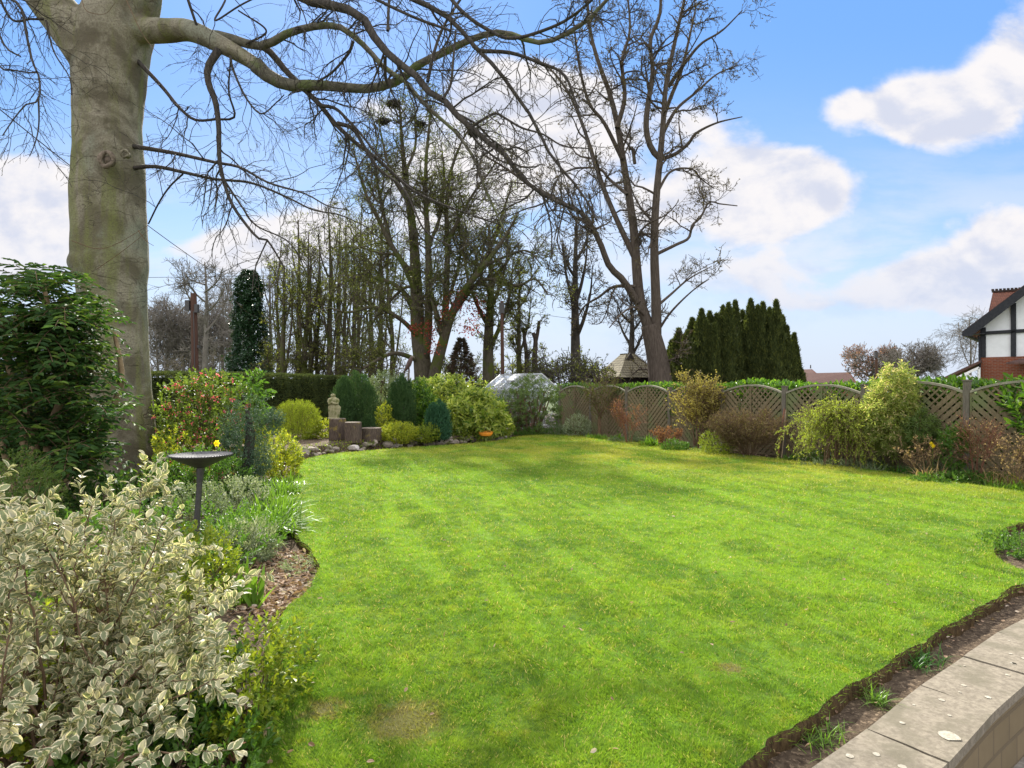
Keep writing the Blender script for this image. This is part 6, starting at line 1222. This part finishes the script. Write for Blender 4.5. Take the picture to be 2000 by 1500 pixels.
# multi-stemmed small tree and twiggy shrubs along the fence
def twiggy(name, label, x, D_, wpx, ytop, leaf, nst=8, bark='twig', n1=90, n2=380, nl=1500, ls=.05, lw=.03, cat='shrub', r0=.012, single=0., ybase=None, spread=1., g=.06, z0=-.09, tw=.0035, pname='stem'):
    c = at(x, D_); t = thing(name, (*c, z0), label, cat); zt_ = H + (HY - ytop) / F * D_; r_ = wpx / 2 / F * D_; K = 14; s = np.linspace(0, 1, K); Pl = []
    for k in range(nst):
        a_ = R_(0, 6.283); q = R_(.15, 1.) ** .6; tp_ = np.array([c[0] + r_ * q * math.cos(a_), c[1] + r_ * q * math.sin(a_) * .8, z0 + (zt_ - z0) * (1 - .25 * q * q) * R_(.85, 1.)]); b0 = np.array([c[0] + .05 * math.cos(a_) * (1 - single), c[1] + .05 * math.sin(a_), z0]); fk = np.array([c[0], c[1], z0 + single * (zt_ - z0)])
        P = np.array([b0 * (1 - u_) + fk * u_ for u_ in np.linspace(0, 1, 5)][:-1]) if single else np.zeros((0, 3)); m_ = K - len(P); s_ = np.linspace(0, 1, m_)[:, None]; st = fk if single else b0
        P = np.vstack([P, st * (1 - s_) + tp_ * s_ + np.array([0, 0, 1]) * (s_ * (1 - s_)) * .25 * (zt_ - z0) * spread]); P[2:] += np.cumsum(rng.normal(size=(K - 2, 3)) * .014 * (zt_ - z0), 0) * .5; Pl.append(P)
    P = np.array(Pl); R = r0 * np.linspace(1, .3, K)[None] * R_(.7, 1.2, nst)[:, None]
    if single: R[:, :4] *= 2.2
    b = MB(); b.tubes(P, R, 6); b.build(pname, M[bark], t, smooth=True); b = MB(); h_ = zt_ - z0
    P1, R1 = grow(P, R, n1, .38 * h_, (20, 50), 6, .18, g, .6, .008, .4, .25, .5); b.tubes(P1, np.maximum(R1, tw), 3); P2, R2 = grow(P1, R1, n2, .2 * h_, (20, 55), 5, .2, g, .6, .005, .5, .1, .4); b.tubes(P2, np.maximum(R2, tw * .8), 3); b.build('twigs', M[bark], t)
    b = MB()
    for q in (P1, P2):
        k = nl // 2; ii = rng.integers(0, len(q), k); p0, T, _ = samp(q, np.ones(q.shape[:2]), ii, R_(.15, 1, k)); leaves(b, p0, T + rdir(k), rdir(k) + [0, 0, .5], ls * R_(.6, 1.3, k), lw, 'diamond')
    b.build('foliage', L[leaf], t); return t
twiggy('small_tree', 'small rod-stemmed tree with brown trunk before the second fence panel', 1171, 20.2, 95, 735, 'spring', 12, 'twig', 110, 420, 1500, .06, .03, 'tree', .014, single=.38, spread=.4)
twiggy('twiggy_shrub', 'thin russet twiggy shrub by the fence with dense upright stems', 1228, 17.9, 70, 778, 'rust', 9, 'twig_red', 80, 380, 900, .035, .02, 'shrub', .008)
twiggy('red_shrub', 'low orange-red twiggy shrub at the border edge', 1305, 16.6, 62, 833, 'rust', 14, 'twig_red', 130, 560, 1700, .035, .02, 'shrub', .006)
twiggy('small_tree', 'upright shrub covered in mustard-coloured leaves in the middle of the fence', 1362, 16.6, 92, 735, 'mustard', 18, 'twig', 260, 1400, 8000, .05, .035, 'shrub', .013)
twiggy('brown_shrub', 'dense low mound of fine brown twigs with tiny leaves', 1462, 14.5, 165, 806, 'pierb' if 'pierb' in L else 'mustard', 70, 'twig', 1100, 6000, 16000, .026, .016, 'shrub', .006, tw=.003)
shrub('green_shrub', 'small olive-green bush at the left side of the brown twig mound', 'shrub', (*at(1402, 15.), -.09), (.42, .4, .62), 520, 9, .10, .03, .015, 'euon_g', ns=22, r0=.004, up=.4)
clump('daylily_clump', 'fresh lime green tuft near the middle of the fence border', 'perennial', [at(1268, 17.2), at(1272, 17.)], 170, .42, .035, 'bright')
clump('daylily_clump', 'small lime green tuft below the russet shrub', 'perennial', [at(1207, 19.)], 120, .32, .03, 'bright')
clump('daylily_clump', 'low green tuft by the rounded grey bush', 'perennial', [at(1158, 19.6), at(1175, 19.4)], 140, .28, .03, 'bright')
shrub('ground_cover', 'green leafy plants at the border edge under the red twigs', 'ground cover', (*at(1318, 15.9), -.09), (.40, .3, .30), 240, 8, .09, .04, .02, 'green', ns=6, r0=.004, up=.5)
shrub('ground_cover', 'mixed low green plants along the far right border edge', 'ground cover', (*at(1240, 18.3), -.09), (.9, .35, .24), 300, 8, .09, .04, .02, 'grey', ns=6, r0=.004, up=.5)
# leaning bamboo canes / stakes by a post
for k, (x0, y0, x1, y1, lb_) in enumerate(((1518, 880, 1532, 798, 'old wooden stake leaning against the fence post'), (1526, 880, 1535, 800, 'second thinner stake leaning on the same fence post'))):
    b = MB(); a_, c_ = PX(x0, y0, 14.3), PX(x1, y1, 14.5); a_[2] = -.09; b.tubes(np.array([a_, (a_ + c_) / 2 + [.01, 0, 0], c_]), np.array([.022, .02, .018]) * (1 - .4 * k), 7, cap=True); tag(b.build('wooden_stake', M['twig_red'] if k == 0 else M['coir'], loc=a_), lb_, 'stake')
# weeping cotoneaster
c = at(1643, 12.8); t = thing('weeping_shrub', (*c, -.09), 'wide weeping shrub of arching lime-green leafy sprays', 'shrub')
n_ = 240; a_ = R_(0, 6.283, n_); q = R_(.05, 1, n_) ** .5; hub = np.stack([c[0] + R_(-.35, .35, n_), c[1] + R_(-.2, .2, n_), R_(.65, 1.08, n_)], -1); K = 12; s = np.linspace(0, 1, K); rx_ = S(106, 12.8) * q; 
P = hub[:, None] + np.stack([np.cos(a_)[:, None] * rx_[:, None] * s, np.sin(a_)[:, None] * rx_[:, None] * .8 * s, (.42 - .2 * q)[:, None] * np.sin(s * 2.2)[None] - (R_(.45, 1.25, n_) * q)[:, None] * s ** 2.4], -1)
P += np.cumsum(rng.normal(size=P.shape) * .012, 1); P[..., 2] = np.maximum(P[..., 2], .0); R = np.full((n_, K), .005) * np.linspace(1, .4, K)[None]; b = MB(); b.tubes(P, R, 4)
P1, R1 = grow(P, R, 1700, .34, (20, 55), 7, .14, -.09, .7, .003, .5, .15, .3); b.tubes(P1, np.maximum(R1, .0022), 3); b.build('branches', M['twig'], t)
b = MB(); 
for (qq, k) in ((P, 9000), (P1, 34000)):
    ii = rng.integers(0, len(qq), k); p0, T, _ = samp(qq, np.ones(qq.shape[:2]), ii, R_(.1, 1, k)); leaves(b, p0, T * .4 + rdir(k), rdir(k) + [0, 0, .7], .028 * R_(.7, 1.3, k), .018, 'diamond')
b.build('foliage', L['cotone'], t)
b = MB()
for k in range(16): 
    x_, y_ = c[0] + R_(-.4, .4), c[1] + R_(-.25, .25); b.tubes(np.array([[x_ + R_(-.1, .1), y_, -.09], [x_, y_, .4], [c[0] + R_(-.3, .3), c[1], .95]]), np.array([.016, .013, .008]), 6)
b.build('stem', M['twig'], t)
shrub('pieris_shrub', 'large pieris with pale creamy shoot tips above the weeping shrub', 'shrub', (*at(1745, 12.2), .2), (.50, .42, 1.66), 900, 11, .12, .085, .022, 'pieris', ns=18, r0=.014, up=.35, lump=.3, ang=75, shell=.6)
shrub('pieris_shrub', 'lower darker side branches of the pieris against the fence', 'shrub', (*at(1800, 11.8), .40), (.36, .3, .70), 240, 10, .12, .07, .018, 'pierg' if 'pierg' in L else 'green', ns=8, r0=.01, up=.25, lump=.3, ang=75)
# right border foreground
shrub('ground_cover', 'white-flowered edging plant below the weeping shrub', 'ground cover', (*at(1588, 13.6), -.09), (.52, .25, .30), 380, 8, .08, .03, .016, 'green', ns=6, r0=.003, up=.4, extra=flowers('white', 70, .022))
shrub('ground_cover', 'grey-green carpet plants at the border edge under the weeping shrub', 'ground cover', (*at(1660, 12.7), -.09), (.95, .3, .20), 520, 8, .08, .03, .012, 'grey', ns=6, r0=.003, up=.4)
clump('spring_bulbs', 'small tuft with yellow-green heads right of the weeping shrub', 'perennial', [at(1718, 12.3), at(1740, 12.3)], 60, .26, .02, 'bright', flower=None)
clump('grass_clump', 'arching bleached and green strap leaves of a large tuft in the right border', 'perennial', [at(1840, 11.3), at(1860, 11.2), at(1825, 11.5)], 110, .70, .022, 'grey', lean=.7, flower=daff_flowers([at(1822, 11.1), at(1818, 11.2)], .62))
clump('daylily_clump', 'low dark green tuft near the lawn right of the carpet plants', 'perennial', [at(1765, 11.6), at(1785, 11.5), at(1800, 11.4)], 300, .26, .015, 'lily')
twiggy('dry_perennial', 'dry brown flower stalks with pale seed heads in front of the pieris branches', 1795, 11.4, 110, 850, 'dry', 16, 'twig', 90, 260, 900, .03, .03, 'perennial', .004, tw=.003)
twiggy('dry_perennial', 'tall dry russet stalks beside the right fence post', 1905, 10.8, 90, 815, 'dry', 16, 'twig_red', 120, 380, 700, .03, .02, 'perennial', .005, tw=.003)
twiggy('dry_perennial', 'cluster of brown dead stems at the right end of the border', 1975, 9.9, 90, 850, 'dry', 14, 'twig', 90, 260, 900, .03, .025, 'perennial', .004, tw=.003)
shrub('green_shrub', 'dark green leafy shoots with dry tops before the third fence panel from the right', 'shrub', (*at(1868, 11.0), -.09), (.26, .22, 1.0), 95, 8, .16, .07, .03, 'green', ns=9, r0=.006, up=.5, zc=.65)
clump('daylily_clump', 'yellow-striped strap leaves entering at the right edge', 'perennial', [at(2012, 10.1)], 40, .6, .035, 'euon', lean=.8)
clump('daylily_clump', 'bright green tuft at the far right lawn edge', 'perennial', [at(1965, 9.9), at(1990, 9.8), at(1940, 10.1)], 300, .24, .016, 'bright')
shrub('ground_cover', 'weedy green plants on the soil at the far right border', 'ground cover', (*at(1900, 10.6), -.09), (1.1, .35, .22), 500, 8, .09, .04, .02, 'green', ns=6, r0=.003, up=.4)
shrub('ground_cover', 'sprawling pale green weeds in the round bed cut into the lawn', 'ground cover', (5.45, 6.2, -.09), (.62, .62, .15), 560, 8, .07, .03, .018, 'green', ns=6, r0=.003, up=.4)
clump('grass_tuft', 'fine green grass tuft growing in the strip beside the coping', 'grass', [(1.95, 3.28)], 90, .13, .004, 'bright', z=-.09, lean=.7, spread=.03)
clump('grass_tuft', 'second grass tuft in the strip, nearer the camera', 'grass', [(1.50, 2.98), (1.42, 2.92)], 120, .11, .004, 'bright', z=-.09, lean=.7, spread=.05)
clump('grass_tuft', 'larger grass tuft in the strip farther from the camera', 'grass', [(2.55, 3.80), (2.45, 3.72)], 140, .14, .004, 'lily', z=-.09, lean=.7, spread=.05)

for k, (x, d, h_, lf, lb_) in enumerate(((1700, 12.0, .35, 'grey', 'small grey-leaved tuft just right of the weeping shrub'), (1815, 11.0, .5, 'dry', 'bleached dead grass tuft left of the yellow daffodils'), (1875, 10.8, .42, 'lily', 'dark arching leaves right of the yellow daffodils'), (1935, 10.4, .4, 'dry', 'straw-coloured dead leaves by the right fence post'), (1545, 13.9, .3, 'bright', 'green tuft at the foot of the leaning stakes'), (1350, 15.7, .3, 'lily', 'low dark tuft right of the red twigs'), (1450, 14.0, .22, 'grey', 'grey-green tuft before the brown twig mound'), (1985, 10.3, .55, 'dry', 'dead straw blades among stems at the right end'))):
    clump('grass_tuft', lb_, 'perennial', [at(x, d), at(x + 12, d - .1), at(x - 12, d)], 110, h_, .014, lf, lean=.7)

shrub('ground_cover', 'low glossy evergreen plants left of the dark feathery shrub', 'ground cover', (-7.6, 7.2), (1.6, 2.2, .5), 700, 8, .14, .06, .035, 'laurel_dark', ns=12, r0=.004, up=.4, z0=.0)
shrub('ground_cover', 'mixed green weeds below the tiny-leaved bush at the left edge', 'ground cover', (-5.4, 4.4), (1.5, 1.4, .4), 600, 8, .13, .045, .022, 'green', ns=12, r0=.004, up=.4, z0=.0)

shrub('green_shrub', 'leafy yellow-green shrub hiding the lower part of the birdbath post', 'shrub', at(388, 4.75), (.30, .28, .60), 300, 9, .10, .035, .019, 'euon_g', ns=12, r0=.004, up=.4)
